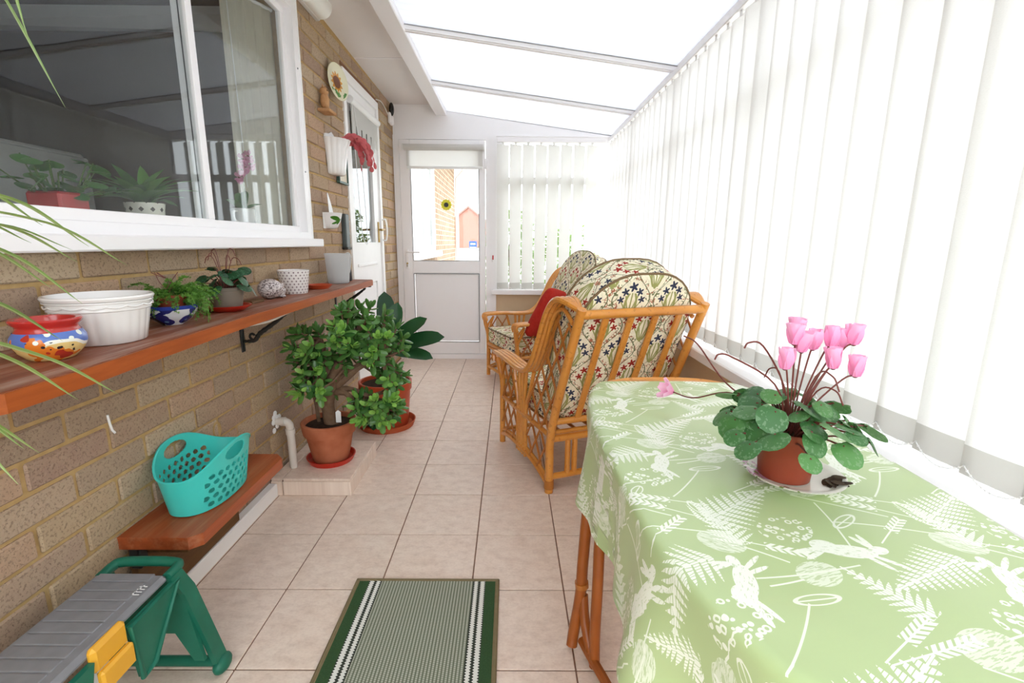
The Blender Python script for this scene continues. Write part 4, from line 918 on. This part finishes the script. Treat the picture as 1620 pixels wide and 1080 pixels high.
for k in range(48):
    a = rnd.uniform(0, 2*pi); r = rnd.uniform(0, .03); right = .75 if sin(a) > .1 else 0
    link('frond', fm[k % 3], t, TR(r*cos(a), r*sin(a), .058) @ RZ(a-pi/2) @ RX(rnd.uniform(-.9+right*.3, .75)-right*.5))
# trailing clump spilling over the right of the pot
for k in range(26): link('frond', fm[k % 3], t, TR(.005+rnd.uniform(-.02, .03), .03+rnd.uniform(-.02, .02), .062) @ RZ(rnd.uniform(-1.6, .9)-.6) @ RX(rnd.uniform(-1.0, .25)))
for k in range(5): MB().tube(spline([(rnd.uniform(-.02, .02), rnd.uniform(-.03, .01), .06), (rnd.uniform(-.02, .02), rnd.uniform(-.04, .01), .10), (rnd.uniform(-.03, .03), rnd.uniform(-.05, .01), .13)], 4), .001, 5).ob('stalk', 'red_stem', t)
# cyclamen builder
def heart(name, mat, s):
    mb = MB(); n = 16; vs = [(0, .12*s, 0)]; us = [(.5, .4)]; fs = []
    for ring, q in ((1, .5), (2, 1.)):
        for k in range(n):
            a = 2*pi*k/n-pi/2; rr = q*s*(.5+.10*sin(a)*1.+(-.34 if k == 0 else (-.08 if k in (1, n-1) else 0))); x, y = rr*cos(a)*1.0, rr*sin(a)+.38*s*q*1.0+.12*s*(1-q)
            vs.append((x, y, -.10*s*q*q+.05*s*abs(x/s)+.012*s*sin(5*a)*q)); us.append((.5+x/s*.8, .5+(y/s-.4)*.8))
    for k in range(n): j = (k+1) % n; fs += [(0, 1+k, 1+j), (1+k, 1+n+k, 1+n+j, 1+j)]
    return mb.add(vs, fs, us).mesh(name, mat, 70)
def petal_mesh(s=1.):
    mb = MB(); mb.grid(lambda i, j: ((i/4-.5)*.020*s*(.35+.65*sin(pi*min(1, .15+.75*j/5))), .004*(1-(i/2-1)**2)*s-.003*s, .030*s*j/5), 5, 6); return mb.mesh('petal', 'pink_petal', 60)
pm = petal_mesh(1.2)
def cyclamen(t, zr, lm, nl, R, hgt, flowers, rnd, stems=0, size=.05, mat='cyclamen_leaf'):
    meshes = [heart('leaf', mat, size*k) for k in (1., .82, 1.15)]
    for k in range(nl):
        a = 2*pi*k*.381966+rnd.uniform(-.2, .2); q = sqrt((k+.6)/nl); r = R*q*rnd.uniform(.85, 1.1); z = zr+hgt*(1-q**2*.95)*rnd.uniform(.5, 1.15)+rnd.uniform(-.006, .016)
        p = Vector((r*cos(a), r*sin(a), z)); MB().tube(spline([(.2*p.x, .2*p.y, zr-.01), (.55*p.x, .55*p.y, zr+(z-zr)*.8), p], 4), .0016, 5).ob('leaf_stalk', 'red_stem', t)
        link('leaf', meshes[k % 3], t, TR(*p) @ RZ(a-pi/2) @ RX(.25-1.1*q+rnd.uniform(-.45, .35)) @ RY(rnd.uniform(-.6, .6)) @ TR(0, -.012, 0))
    for x, y, z, dx in flowers:
        P = spline([(x*.15, y*.15, zr), (x*.35, y*.35, zr+(z-zr)*.45), (x*.8, y*.8, zr+(z-zr)*.92), (x, y, z)], 5); MB().tube(P, .0015, 5).ob('flower_stalk', 'red_stem', t)
        f = MB().sphere((0, 0, 0), .005, 8, 5).ob('flower', 'red_stem', t, M=TR(x, y, z) @ RZ(dx))
        for k in range(5): link('petal', pm, f, RZ(2*pi*k/5) @ TR(0, .0035, -.002) @ RX(rnd.uniform(-.42, -.12)))
    for k in range(stems):
        a = rnd.uniform(0, 6.3); L = rnd.uniform(.6, 1.1)*R; z = zr+hgt*rnd.uniform(1.2, 1.7)
        MB().tube(spline([(0, 0, zr), (L*.4*cos(a), L*.4*sin(a), z), (L*.7*cos(a), L*.7*sin(a), z+.008), (L*.85*cos(a), L*.85*sin(a), z-.012)], 5), .0013, 5).ob('bare_stalk', 'red_stem', t)
t = thing('cyclamen_plant', 'dark-leaved cyclamen without flowers in a grey pot on the shelf', 'plant', (-.935, 1.585, SZ+.0072))
flower_pot(t, .045, .054, .072, 'grey_plastic', .012, .002); cyclamen(t, .062, None, 30, .085, .072, [], random.Random(3), 6, .040, 'cyclamen_dark')
dish('plant_saucer', 'shiny red saucer under the grey cyclamen pot', 'saucer', (-.935, 1.585, SZ), .072, .020, 'red_plastic', .62)
t = thing('wood_block', 'small flat dark wooden block lying on the shelf', 'block', (-.965, 1.80, SZ)); MB().cbox(-.022, .022, -.045, .045, 0, .009, .002).ob('slab', 'dark_plank', t, 0); MB().cbox(-.018, .018, -.04, .04, .009, .0105, .001).ob('face', 'dark_plank', t, 0)
# hedgehog
t = thing('hedgehog_ornament', 'grey ceramic hedgehog ornament on the shelf', 'ornament', (-.962, 1.945, SZ))
MB().sphere((0, -.012, .040), (.044, .052, .040), 26, 18).ob('body', 'hedgehog_glaze', t); MB().sphere((.012, .036, .026), (.026, .03, .024), 18, 12).sphere((.02, .062, .022), (.009, .012, .009), 10, 8).ob('face', 'hedgehog_glaze', t)
for s in (-1, 1): MB().sphere((.01+s*.02, .03, .050), (.008, .005, .009), 10, 6).ob('ear', 'hedgehog_glaze', t); MB().sphere((.01+s*.02, .03, .006), (.011, .015, .006), 10, 6).ob('paw', 'hedgehog_glaze', t)
t = thing('patterned_pot', 'white tapered pot printed with small grey stars', 'pot', (-.960, 2.15, SZ))
MB().lathe([(.0005, 0), (.052, 0), (.055, .003), (.066, .100), (.067, .103), (.063, .103), (.052, .012), (.0005, .012)], 44).ob('pot', 'star_pot', t)
dish('terracotta_saucer', 'small empty terracotta saucer on the shelf', 'saucer', (-.938, 2.375, SZ), .060, .020, 'terracotta_glazed', .72)
# measuring jug
t = thing('measuring_jug', 'translucent plastic measuring jug at the far end of the shelf', 'jug', (-.952, 2.69, SZ), radians(0))
def jug(a, z):
    sp_ = max(0, cos(a+pi*.5))**8; return 1+.36*sp_*max(0, (z-.07)/.09)
MB().lathe([(.0005, 0), (.050, 0), (.056, .006), (.058, .03), (.066, .150), (.069, .163), (.0665, .163), (.063, .150), (.055, .03), (.052, .009), (.0005, .005)], 60, fl=jug).ob('body', 'jug_plastic', t, 60)
MB().tube(spline([(.022, .060, .155), (.03, .10, .158), (.032, .112, .13), (.028, .10, .07), (.024, .092, .05)], 6), .008, 8).ob('handle', 'jug_plastic', t)
t = thing('grey_bottle', 'slim dark grey bottle behind the measuring jug', 'bottle', (-.955, 2.86, SZ))
MB().lathe([(.0005, 0), (.020, 0), (.022, .004), (.021, .05), (.018, .07), (.020, .12), (.017, .135), (.010, .142), (.0005, .142)], 22).ob('body', 'charcoal', t); MB().lathe([(.011, .141), (.0115, .16), (.0005, .161)], 16).ob('cap', 'black_iron', t)

# ================================================================== THINGS ON THE HOUSE WALL
t = thing('wall_plate', 'round plate painted with a sunflower hung on the brick pier', 'plate', (WX+.002, 3.055, 2.015))
M = TR(.028, 0, 0) @ RZ(radians(-14)) @ RY(radians(86)) 
mb = MB(); pr = [(.0005, .004), (.06, .004), (.075, .012), (.100, .016), (.102, .018), (.1, .020), (.074, .0165), (.06, .0085), (.0005, .0085)]
mb.lathe(pr, 48, M=M); [mb.uv.__setitem__(i, ((M.inverted() @ v).y, -(M.inverted() @ v).x)) for i, v in enumerate(mb.v)]; mb.ob('plate', 'sunflower_plate', t, 50)
MB().box(0, .03, -.006, .006, -.01, .01).ob('hanger', 'black_iron', t, 0)
t = thing('owl_ornament', 'small clay owl ornament perched on a wall bracket below the plate', 'ornament', (WX+.002, 2.865, 1.80))
MB().sphere((.026, 0, .062), (.024, .026, .045), 18, 14).ob('body', 'owl_clay', t); hd = MB().sphere((.026, 0, .112), (.023, .028, .022), 16, 12).ob('head', 'owl_clay', t)
for s in (-1, 1): MB().lathe([(.008, 0), (.0005, .018)], 8, M=TR(.026, s*.018, .128)).ob('ear_tuft', 'owl_clay', hd); MB().sphere((.026+.002, s*.026, .06), (.014, .006, .032), 10, 8).ob('wing', 'owl_clay', t); MB().sphere((.046, s*.010, .115), .005, 8, 6).ob('eye', 'dark_plank', hd)
MB().cbox(0, .07, -.055, .055, 0, .016, .005).ob('perch', 'owl_clay', t, 0)
# fluted wall planter with a pink trailing cactus
t = thing('wall_planter', 'white fluted half-round wall planter on the brick pier', 'planter', (WX, 2.995, 1.49))
flu = lambda a, z: 1+.03*abs(sin(10*a))
MB().lathe([(.0005, 0), (.066, 0), (.070, .006), (.074, .012), (.080, .06), (.094, .15), (.108, .19), (.112, .195), (.104, .195), (.09, .15), (.074, .02), (.0005, .02)], 60, -pi/2, pi/2, flu).ob('bowl', 'ceramic_white', t, 60)
MB().prism([(-.112, .19), (.112, .19), (.10, .215), (.05, .222), (0, .24), (-.05, .222), (-.10, .215)], .008, M=Matrix(((0, 0, 1, 0), (1, 0, 0, 0), (0, 1, 0, 0), (0, 0, 0, 1)))).ob('back_plate', 'ceramic_white', t, 20)
MB().lathe([(.0005, .18), (.10, .178)], 24, -pi/2, pi/2).ob('soil', 'soil', t)
cc = thing('trailing_cactus', 'red-pink trailing cactus spilling from the wall planter', 'plant', (WX+.05, 3.03, 1.672)); rnd = random.Random(11)
seg = MB()
def segment(mb, M, l, w):
    mb.lathe([(.0005, 0), (w*.35, l*.08), (w*.9, l*.4), (w, l*.62), (w*.75, l*.88), (w*.2, l)], 8, sy=.16, M=M)
for k in range(15):
    mb = MB(); a = rnd.uniform(-.9, 1.4); d = Vector((cos(a)*.75, .55+.45*sin(a), .95)); d.normalize(); p = Vector((rnd.uniform(-.01, .03), rnd.uniform(-.03, .07), .0)); n = rnd.randint(5, 7)
    for i in range(n):
        l = rnd.uniform(.036, .046); M = TR(*p) @ d.to_track_quat('Z', 'X').to_matrix().to_4x4() @ RZ(rnd.uniform(-.8, .8)); segment(mb, M, l, rnd.uniform(.011, .015)); p = p+d*l*.93
        d = (d+Vector((rnd.uniform(-.12, .12), rnd.uniform(-.1, .14), -.62))).normalized()
    mb.ob('stem', 'cactus_leaf', cc, 60)
t = thing('framed_picture', 'small green-framed picture partly behind the wall planter', 'picture', (WX, 3.14, 1.455))
M = Matrix(((0, 0, 1, 0), (1, 0, 0, 0), (0, 1, 0, 0), (0, 0, 0, 1)))
MB().box(0, .012, -.075, .075, .012, .205).ob('print', 'print_cream', t, 0); MB().sphere((.012, -.01, .08), (.0015, .02, .03), 10, 6).ob('motif', 'print_pink', t)
fr = MB()
for a in ((-.085, .085, 0, .014), (-.085, .085, .203, .217), (-.085, -.071, .014, .203), (.071, .085, .014, .203)): fr.cbox(0, .02, *a, .002)
fr.ob('frame', 'frame_green', t, 0)
t = thing('wall_pot', 'white half-round wall pot painted with green leaves and a blue flower', 'pot', (WX, 2.87, 1.178))
MB().lathe([(.0005, 0), (.04, 0), (.052, .008), (.07, .045), (.079, .085), (.081, .088), (.077, .088), (.066, .045), (.04, .01), (.0005, .01)], 40, -pi/2, pi/2).ob('bowl', 'wall_pot_paint', t, 60); MB().box(0, .004, -.08, .08, .0, .088).ob('back_plate', 'ceramic_white', t, 0)
t = thing('plant_label', 'white pointed plastic label standing in the wall pot', 'label', (WX+.03, 2.84, 1.19))
MB().prism([(-.02, 0), (.045, 0), (.04, .07), (.018, .12), (-.024, .185), (-.030, .18)], .002, M=M @ RZ(radians(4))).ob('tag', 'label_white', t, 0)
t = thing('tool_holder', 'long dark grey plastic holder hung on the pier beside the door', 'holder', (WX, 3.12, 1.055))
MB().cbox(0, .03, -.035, .035, .012, .22, .006).ob('case', 'dark_grey_plastic', t, 0); MB().cbox(0, .036, -.042, .042, 0, .016, .004).ob('foot', 'black_iron', t, 0)
t = thing('wall_light', 'white bulkhead wall light high on the brick pier', 'light', (WX, 2.76, 2.262))
MB().cbox(0, .03, -.12, .12, .0, .085, .006).ob('base', 'lamp_base', t, 0)
MB().lathe([(.0005, 0), (.052, 0), (.057, .005), (.057, .2), (.052, .205), (.0005, .205)], 28, M=TR(.045, -.105, .056) @ RX(-pi/2)).ob('diffuser', 'lamp_opal', t)
t = thing('motion_sensor', 'black and white alarm sensor in the far corner under the soffit', 'sensor', (WX+.002, 4.43, 2.13))
MB().sphere((.03, 0, .085), (.022, .03, .055), 16, 12).ob('lens', 'sensor_black', t); MB().cbox(0, .03, -.028, .028, -.03, .06, .008).cbox(.012, .045, -.02, .02, -.045, .03, .008).ob('housing', 'upvc', t, 0)
MB().tube(spline([(.004, 0, .03), (.006, -.12, .06), (.006, -.25, .08), (.005, -.40, .055)], 6), .0045, 6).ob('cable', 'pipe_white', t)

# ================================================================== JADE PLANT, BIG ORCHID, CYCLAMEN, SPIDER PLANTS
dish('jade_saucer', 'red plastic saucer under the old jade plant pot', 'saucer', (-.852, 2.155, .079), .110, .026, 'red_plastic', .9)
jd = thing('jade_plant', 'bushy jade plant in a weathered terracotta pot on the tiled plinth', 'plant', (-.852, 2.155, .0862))
pot_part(jd, [(.0005, 0), (.078, 0), (.082, .004), (.108, .135), (.118, .137), (.126, .190), (.122, .194), (.112, .194), (.106, .17), (.076, .012), (.0005, .012)], 'old_terracotta')
MB().lathe([(.0005, .182), (.05, .178), (.109, .172)], 28).ob('soil', 'soil', jd)
rnd = random.Random(21)
jm = [MB().sphere((0, .5, 0), (.25, .5, .085), 8, 5, M=Matrix.Scale(s, 4)).mesh('leaf', m_, 60) for s, m_ in ((.062, 'jade_leaf'), (.053, 'jade_leaf'), (.044, 'jade_leaf_young'))]
MB().tube(spline([(.015, 0, .16), (.0, .0, .27), (.03, -.01, .38), (.07, .0, .47)], 6), [.034]*4+[.030]*8+[.024]*7, 10).ob('trunk', 'jade_bark', jd)
MB().tube(spline([(-.055, .02, .17), (-.065, .02, .28), (-.085, .02, .40)], 5), .009, 8).ob('stem', 'jade_bark', jd)
tips = []
hubs = [(.0, .0, .45), (.09, -.02, .44), (-.06, .02, .46), (.16, .02, .46), (.10, .02, .56), (-.02, .02, .58), (.2, -.03, .32), (.16, -.06, .29), (.26, 0, .50)]
for i, (cx, cy, cz, rx, ry, rz, n) in enumerate(((.02, 0, .56, .16, .14, .13, 50), (.23, .02, .55, .15, .13, .12, 40), (-.04, -.02, .42, .11, .13, .12, 30), (.25, -.05, .27, .13, .10, .10, 30), (.14, .03, .68, .15, .12, .06, 22), (.30, 0, .42, .08, .08, .08, 10))):
    for k in range(n):
        while True:
            p = Vector((rnd.uniform(-1, 1), rnd.uniform(-1, 1), rnd.uniform(-1, 1)))
            if .45 < p.length < 1: break
        q = Vector((cx+p.x*rx, cy+p.y*ry, cz+p.z*rz))
        if q.x < -.175: q.x = -.175+rnd.uniform(0, .02)
        if q.z > .62 and q.x < .07: q.x = .07+rnd.uniform(0, .06)
        tips.append((q, p))
for h in hubs: MB().tube(spline([(.02, 0, .33), tuple(Vector((.03, 0, .38)).lerp(Vector(h), .5)), h], 5), [.016]*5+[.012]*6, 8).ob('branch', 'jade_bark', jd)
tw = MB(); LV = []
for q, p in tips:
    hb = min((Vector(h) for h in hubs), key=lambda h: (h-q).length); tw.tube([hb, hb.lerp(q, .5)+Vector((0, 0, -.01)), q], [.007, .005, .004], 5)
    d0 = (p.normalized()+Vector((0, -.2, .55))).normalized(); B = d0.to_track_quat('Z', 'X').to_matrix().to_4x4()
    for k in range(rnd.choice((6, 6, 8))):
        lv = k//2; a = (k % 2)*pi+lv*pi/2+rnd.uniform(-.25, .25); el = (.15, .6, 1.05, 1.3)[min(3, lv)]+rnd.uniform(-.2, .2)
        LV.append((TR(*(q-d0*.012*(2-lv))) @ B @ RZ(a) @ RX(el) @ RY(rnd.uniform(-.3, .3)), 2 if lv >= 2 or rnd.random() < .12 else rnd.choice((0, 0, 1))))
tw.ob('twigs', 'jade_bark', jd, kind='stuff')
LV.sort(key=lambda t: t[0].translation.y)
for M, k in LV[:300]: link('leaf', jm[k], jd, M)
rest = MB()
for M, k in LV[300:]: rest.sphere((0, .5, 0), (.25, .5, .085), 8, 5, M=M @ Matrix.Scale((.062, .053, .044)[k], 4))
rest.ob('rear_leaves', 'jade_leaf', jd, 60, kind='stuff')
MB().prism([(-.012, 0), (.012, 0), (.012, .05), (0, .06), (-.012, .05)], .002, M=TR(.065, -.05, .20) @ RX(pi/2)).ob('label_tag', 'label_white', jd, 0)
dish('large_saucer', 'wide terracotta saucer under the large terracotta pot', 'saucer', (-.752, 2.808, 0), .172, .036, 'terracotta', .93)
og = thing('strap_leaved_plant', 'plant with broad dark strap leaves in a large terracotta pot', 'plant', (-.752, 2.808, .0063))
pot_part(og, [(.0005, 0), (.125, 0), (.130, .005), (.148, .225), (.156, .228), (.158, .275), (.152, .279), (.144, .277), (.140, .24), (.12, .015), (.0005, .015)], 'terracotta_glazed', n=48)
MB().lathe([(.0005, .262), (.143, .255)], 28).ob('soil', 'soil', og)
def strap(name, mat, L, Wd): return leaf_mesh(name, mat, L, Wd, 10, .22, .22, shape=lambda t: min(1, .42+1.5*t)*sqrt(max(0, 1-max(0, (t-.55)/.45)**2.2)) if t < 1 else .02)
sm_ = [strap('leaf', 'orchid_leaf', .27, .10), strap('leaf', 'orchid_leaf', .24, .095), strap('leaf', 'orchid_leaf', .32, .115)]
def facing(base, d, face):
    """leaf frame: y along d, z (upper face) towards face"""
    y = Vector(d).normalized(); z = Vector(face); z = (z-y*z.dot(y)).normalized(); x = y.cross(z)
    return Matrix(((x.x, y.x, z.x, base[0]), (x.y, y.y, z.y, base[1]), (x.z, y.z, z.z, base[2]), (0, 0, 0, 1)))
for bs, d, f_, k in (((.02, 0, .50), (.03, .05, 1), (.5, -1, .2), 2), ((.05, -.02, .50), (.75, -.1, .75), (-.3, -1, .9), 0), ((.06, -.03, .48), (1, -.15, .42), (-.2, -.9, 1), 2), ((.05, -.05, .46), (.9, -.3, .12), (-.1, -.5, 1), 0), ((.0, .02, .48), (-.5, .1, .8), (.4, -1, .5), 1), ((.0, -.02, .42), (-.6, -.6, .5), (.3, -.3, 1), 1), ((.03, .03, .45), (.4, .8, .6), (0, -1, 1), 1), ((-.02, .04, .45), (-.5, .8, .5), (0, -1, 1), 0), ((.04, -.02, .52), (.25, -.05, 1), (.2, -1, .4), 1)):
    link('leaf', sm_[k], og, facing(bs, d, f_))
MB().tube(spline([(0, 0, .25), (.01, 0, .40), (.02, 0, .52)], 4), .022, 8).ob('stem', 'green_stem', og)
link('leaf', sm_[1], og, TR(-.03, -.10, .25) @ RZ(radians(175)) @ RX(radians(-60)))
# cyclamen in flower on the table
PZ = TZ+.0048
t = thing('china_plate', 'rose-patterned china plate under the flowering cyclamen', 'plate', (.497, .775, PZ))
MB().lathe([(.0005, 0), (.045, 0), (.05, .003), (.068, .008), (.079, .013), (.080, .0145), (.077, .015), (.066, .0105), (.048, .006), (.0005, .005)], 48).ob('plate', 'rose_plate', t)
t = thing('withered_leaves', 'small heap of withered brown leaves on the china plate', 'leaves', (.548, .742, PZ+.006))
rnd = random.Random(4)
for k in range(9): link('leaf', heart('leaf', 'dead_leaf', .022), t, TR(rnd.uniform(-.012, .012), rnd.uniform(-.012, .012), .001+k*.0011) @ RZ(rnd.uniform(0, 6)) @ RX(rnd.uniform(.1, .5)) @ TR(0, -.008, .002))
cy = thing('flowering_cyclamen', 'pink-flowered cyclamen in a brown plastic pot on the table', 'plant', (.482, .778, PZ+.0068))
pot_part(cy, [(.0005, .006), (.038, .006), (.0405, .006), (.0405, .0), (.041, .0), (.047, .075), (.050, .078), (.0505, .088), (.046, .088), (.044, .076), (.038, .01), (.0005, .01)], 'brown_plastic')
MB().lathe([(.0005, .080), (.045, .076)], 24).ob('soil', 'soil', cy)
fl = [(-.01, .0, .235, 0), (.008, .03, .240, 1), (.004, .0, .222, 2), (.035, .02, .222, .5), (.062, .015, .228, 1.4), (.10, .015, .232, .3), (-.032, -.02, .198, .2), (.05, -.015, .198, 2.2), (.085, -.02, .186, 1.1), (.09, .03, .222, .8)]
cyclamen(cy, .078, None, 56, .122, .066, fl, random.Random(9), 3, .043)
for k in ((-.05, .02, .225), (-.09, .04, .20)): MB().tube(spline([(0, 0, .08), (k[0]*.3, k[1]*.3, .16), k, (k[0]-.025, k[1], k[2]+.006), (k[0]-.032, k[1], k[2]-.004)], 5), .0016, 5).ob('bare_stalk', 'red_stem', cy)
P = spline([(0, 0, .08), (-.05, .10, .115), (-.085, .21, .07), (-.10, .30, .055)], 6); MB().tube(P, .0016, 5).ob('flower_stalk', 'red_stem', cy)
P = spline([(-.02, .02, .10), (-.06, .12, .13), (-.09, .20, .19), (-.105, .24, .20)], 6); MB().tube(P, .0016, 5).ob('bare_stalk', 'red_stem', cy)
f = MB().sphere((0, 0, 0), .005, 8, 5).ob('flower', 'red_stem', cy, M=TR(-.10, .30, .055) @ RY(-1.2))
for k in range(5): link('petal', pm, f, RZ(2*pi*k/5) @ TR(0, .0035, -.002) @ RX(-.7))
# spider plants at the left edge
def blade(path, w, mat='spider_leaf'):
    P = spline(path, 7); mb = MB(); n = len(P)
    def Q(i, j):
        p = P[j]; t = (P[min(n-1, j+1)]-P[max(0, j-1)]).normalized(); s = t.cross(Vector((0, 0, 1))); s = s.normalized() if s.length > .05 else Vector((1, 0, 0)); ww = w/2*min(1, .35+3*j/n)*(1-(j/(n-1))**3*.97)
        return p+s*(i-1)*ww+t.cross(s).normalized()*(-abs(i-1)*ww*.35)
    return mb.grid(Q, 3, n).mesh('leaf', mat, 60)
sp1 = thing('spider_plant', 'spider plant with arching striped leaves on a stand at the left edge', 'plant', (-.62, .33, .90))
flower_pot(sp1, .045, .06, .10, 'terracotta', .02, .005)
base = Vector((0, 0, .10))
for tip, up_, w in (((.10, .32, .165), .19, .011), ((.06, .30, .195), .21, .012), ((.07, .26, .11), .20, .011), ((.05, .24, .225), .20, .012), ((.02, .25, .20), .15, .011), ((.085, .28, -.04), .12, .014), ((.075, .22, -.03), .13, .013), ((.0, .20, -.10), .12, .012), ((.06, .27, .19), .14, .010), ((-.01, .23, -.12), .10, .011), ((.02, .27, .05), .15, .012), ((-.05, .2, .1), .2, .012), ((.15, -.1, .1), .2, .012), ((-.1, -.2, .05), .2, .012), ((.05, -.25, .1), .22, .012), ((.2, .05, 0), .18, .012), ((.0, .29, .13), .18, .011), ((.03, .31, .17), .17, .011)):
    T = Vector(tip)+(Vector((-.10, .14, 0)) if tip[1] > .15 else Vector()); w *= 1.3; m1 = base.lerp(T, .35)+Vector((0, 0, up_*.55)); m2 = base.lerp(T, .72)+Vector((0, 0, up_*.42)); link('leaf', blade([base, m1, m2, T], w), sp1)
ps = thing('plant_stand', 'slim dark plant stand under the spider plant', 'stand', (-.62, .33, 0))
MB().lathe([(.0005, .885), (.085, .885), (.088, .8925), (.085, .9), (.0005, .9)], 28).ob('top', 'dark_plank', ps); MB().tube([(0, 0, .3), (0, 0, .89)], .014, 10).ob('column', 'dark_plank', ps)
for k in range(3): a = 2*pi*k/3+.5; MB().tube(spline([(0, 0, .34), (.05*cos(a), .05*sin(a), .2), (.10*cos(a), .10*sin(a), .02), (.115*cos(a), .115*sin(a), .009)], 5), .009, 8).ob('leg', 'dark_plank', ps)
sp2 = thing('hanging_spider_plant', 'hanging spider plant trailing long leaves into the top left corner', 'plant', (-.80, .40, 1.62))
flower_pot(sp2, .05, .07, .11, 'terracotta', .02, .005); base = Vector((0, 0, .11))
for path, w in (([(.02, .01, .11), (.12, .09, .10), (.225, .18, -.20), (.285, .20, -.365)], .017), ([(.02, .03, .11), (.15, .10, .08), (.235, .185, -.15), (.262, .195, -.30)], .014), ([(0, 0, .11), (-.1, .1, .25), (-.15, .2, .2), (-.16, .22, .12)], .012), ([(0, 0, .11), (.0, -.1, .25), (.02, -.2, .2), (.02, -.24, .1)], .012), ([(0, 0, .11), (-.1, -.1, .25), (-.18, -.16, .18), (-.2, -.2, .05)], .012)): link('leaf', blade(path, w), sp2)
zc = sof(.40)-1.62+.0005
for k in range(3): a = 2*pi*k/3; MB().tube([(.072*cos(a), .072*sin(a), .105), (0, 0, zc-.06), (0, 0, zc)], .0018, 5).ob('hanging_cord', 'pipe_white', sp2)

# ================================================================== KITCHEN SIDE OF THE WINDOW
t = thing('red_planter', 'red planter with trailing leafy plant on the inner windowsill', 'plant', (-1.20, 1.33, 1.165))
MB().cbox(-.045, .045, -.046, .046, 0, .062, .006).ob('trough', 'red_planter', t, 0); MB().box(-.038, .038, -.04, .04, .055, .064).ob('soil', 'soil', t, 0); rnd = random.Random(2)
im = [heart('leaf', 'ivy_leaf', s) for s in (.05, .04)]
for k in range(34):
    p = Vector((rnd.uniform(-.05, .05), rnd.uniform(-.10, .15), .065+min(.085, abs(rnd.gauss(0, .05))))); MB().tube([(p.x*.5, p.y*.5, .06), p], .0016, 4).ob('stalk', 'green_stem', t); link('leaf', im[k % 2], t, TR(*p) @ RZ(rnd.uniform(0, 6.3)) @ RX(rnd.uniform(-.8, .5)))
t = thing('peace_lily', 'lily with long green leaves in a spotted white pot inside the window', 'plant', (-1.215, 1.66, 1.165))
MB().lathe([(.0005, 0), (.05, 0), (.057, .06), (.053, .06), (.046, .008), (.0005, .008)], 32).ob('pot', 'spotted_pot', t); MB().lathe([(.0005, .052), (.053, .05)], 20).ob('soil', 'soil', t)
lm = [leaf_mesh('leaf', 'spath_leaf', L, .04, 8, .3, .55) for L in (.14, .165, .12)]
for k in range(34): a = 2*pi*k*.382; link('leaf', lm[k % 3], t, TR(.01*cos(a), .01*sin(a), .05) @ RZ(a) @ RX(rnd.uniform(.6, 1.5)))
t = thing('orchid_plant', 'pink orchid in a white embossed mug inside the window', 'plant', (-1.168, 2.175, 1.165))
MB().lathe([(.0005, 0), (.045, 0), (.048, .005), (.05, .075), (.047, .078), (.044, .07), (.042, .01), (.0005, .008)], 30).ob('mug', 'ceramic_white', t); MB().tube(spline([(0, -.048, .065), (0, -.075, .06), (0, -.075, .03), (0, -.048, .02)]), .006, 8).ob('handle', 'ceramic_white', t); MB().lathe([(.0005, .066), (.045, .065)], 20).ob('bark', 'soil', t)
for a, el in ((40, 70), (-100, 30), (170, 40), (0, 80)): link('leaf', strap('leaf', 'ivy_leaf', .10, .045), t, TR(0, 0, .065) @ RZ(radians(a)) @ RX(radians(el)))
P = spline([(0, 0, .06), (.01, .01, .16), (.01, .0, .24), (.015, .04, .30)], 6); MB().tube(P, .002, 6).ob('spike', 'green_stem', t); opm = leaf_mesh('petal', 'orchid_petal', .03, .028, 5, .1, .1)
for p in ((.03, .03, .30), (.03, -.02, .28), (.03, .05, .27), (.03, .0, .25), (.03, -.03, .235), (.03, -.06, .20)):
    f = MB().sphere((0, 0, 0), .006, 8, 5).ob('flower', 'red_stem', t, M=TR(*p))
    for k in range(5): link('petal', opm, f, RX(2*pi*k/5) @ RY(-.2))
t = thing('soap_dispenser', 'clear soap pump bottle beside the kitchen orchid', 'bottle', (-1.27, 2.06, 1.165))
MB().lathe([(.0005, 0), (.02, 0), (.022, .004), (.022, .05), (.014, .06), (.01, .062), (.0005, .062)], 20).ob('bottle', 'jug_plastic', t); MB().tube([(0, 0, .06), (0, 0, .085), (.02, -.012, .088)], .004, 6).ob('pump', 'upvc', t)
t = thing('kitchen_curtain', 'cream net curtain panel hanging at the right of the kitchen window', 'curtain', (-1.238, 2.435, 1.168))
MB().grid(lambda i, j: (.006*sin(i*.9)+.105*i/40, -.15+.255*i/40, j*1.0), 41, 2).ob('cloth', 'net_curtain', t, 60); MB().tube([(-.004, -.16, 1.0), (.105, .10, 1.0)], .008, 8).ob('rail', 'upvc', t); MB().tube([(.02, -.13, 1.0), (.022, -.11, .18)], .002, 5).ob('cord', 'blind_plastic', t)
t = thing('fridge', 'tall white fridge inside the kitchen', 'fridge', (-2.62, 2.35, .6))
MB().cbox(-.28, .28, -.25, .45, 0, .96, .012).ob('body', 'fridge_white', t, 0); MB().cbox(.28, .30, -.25, .45, .02, .94, .008).ob('door', 'fridge_white', t, 0)
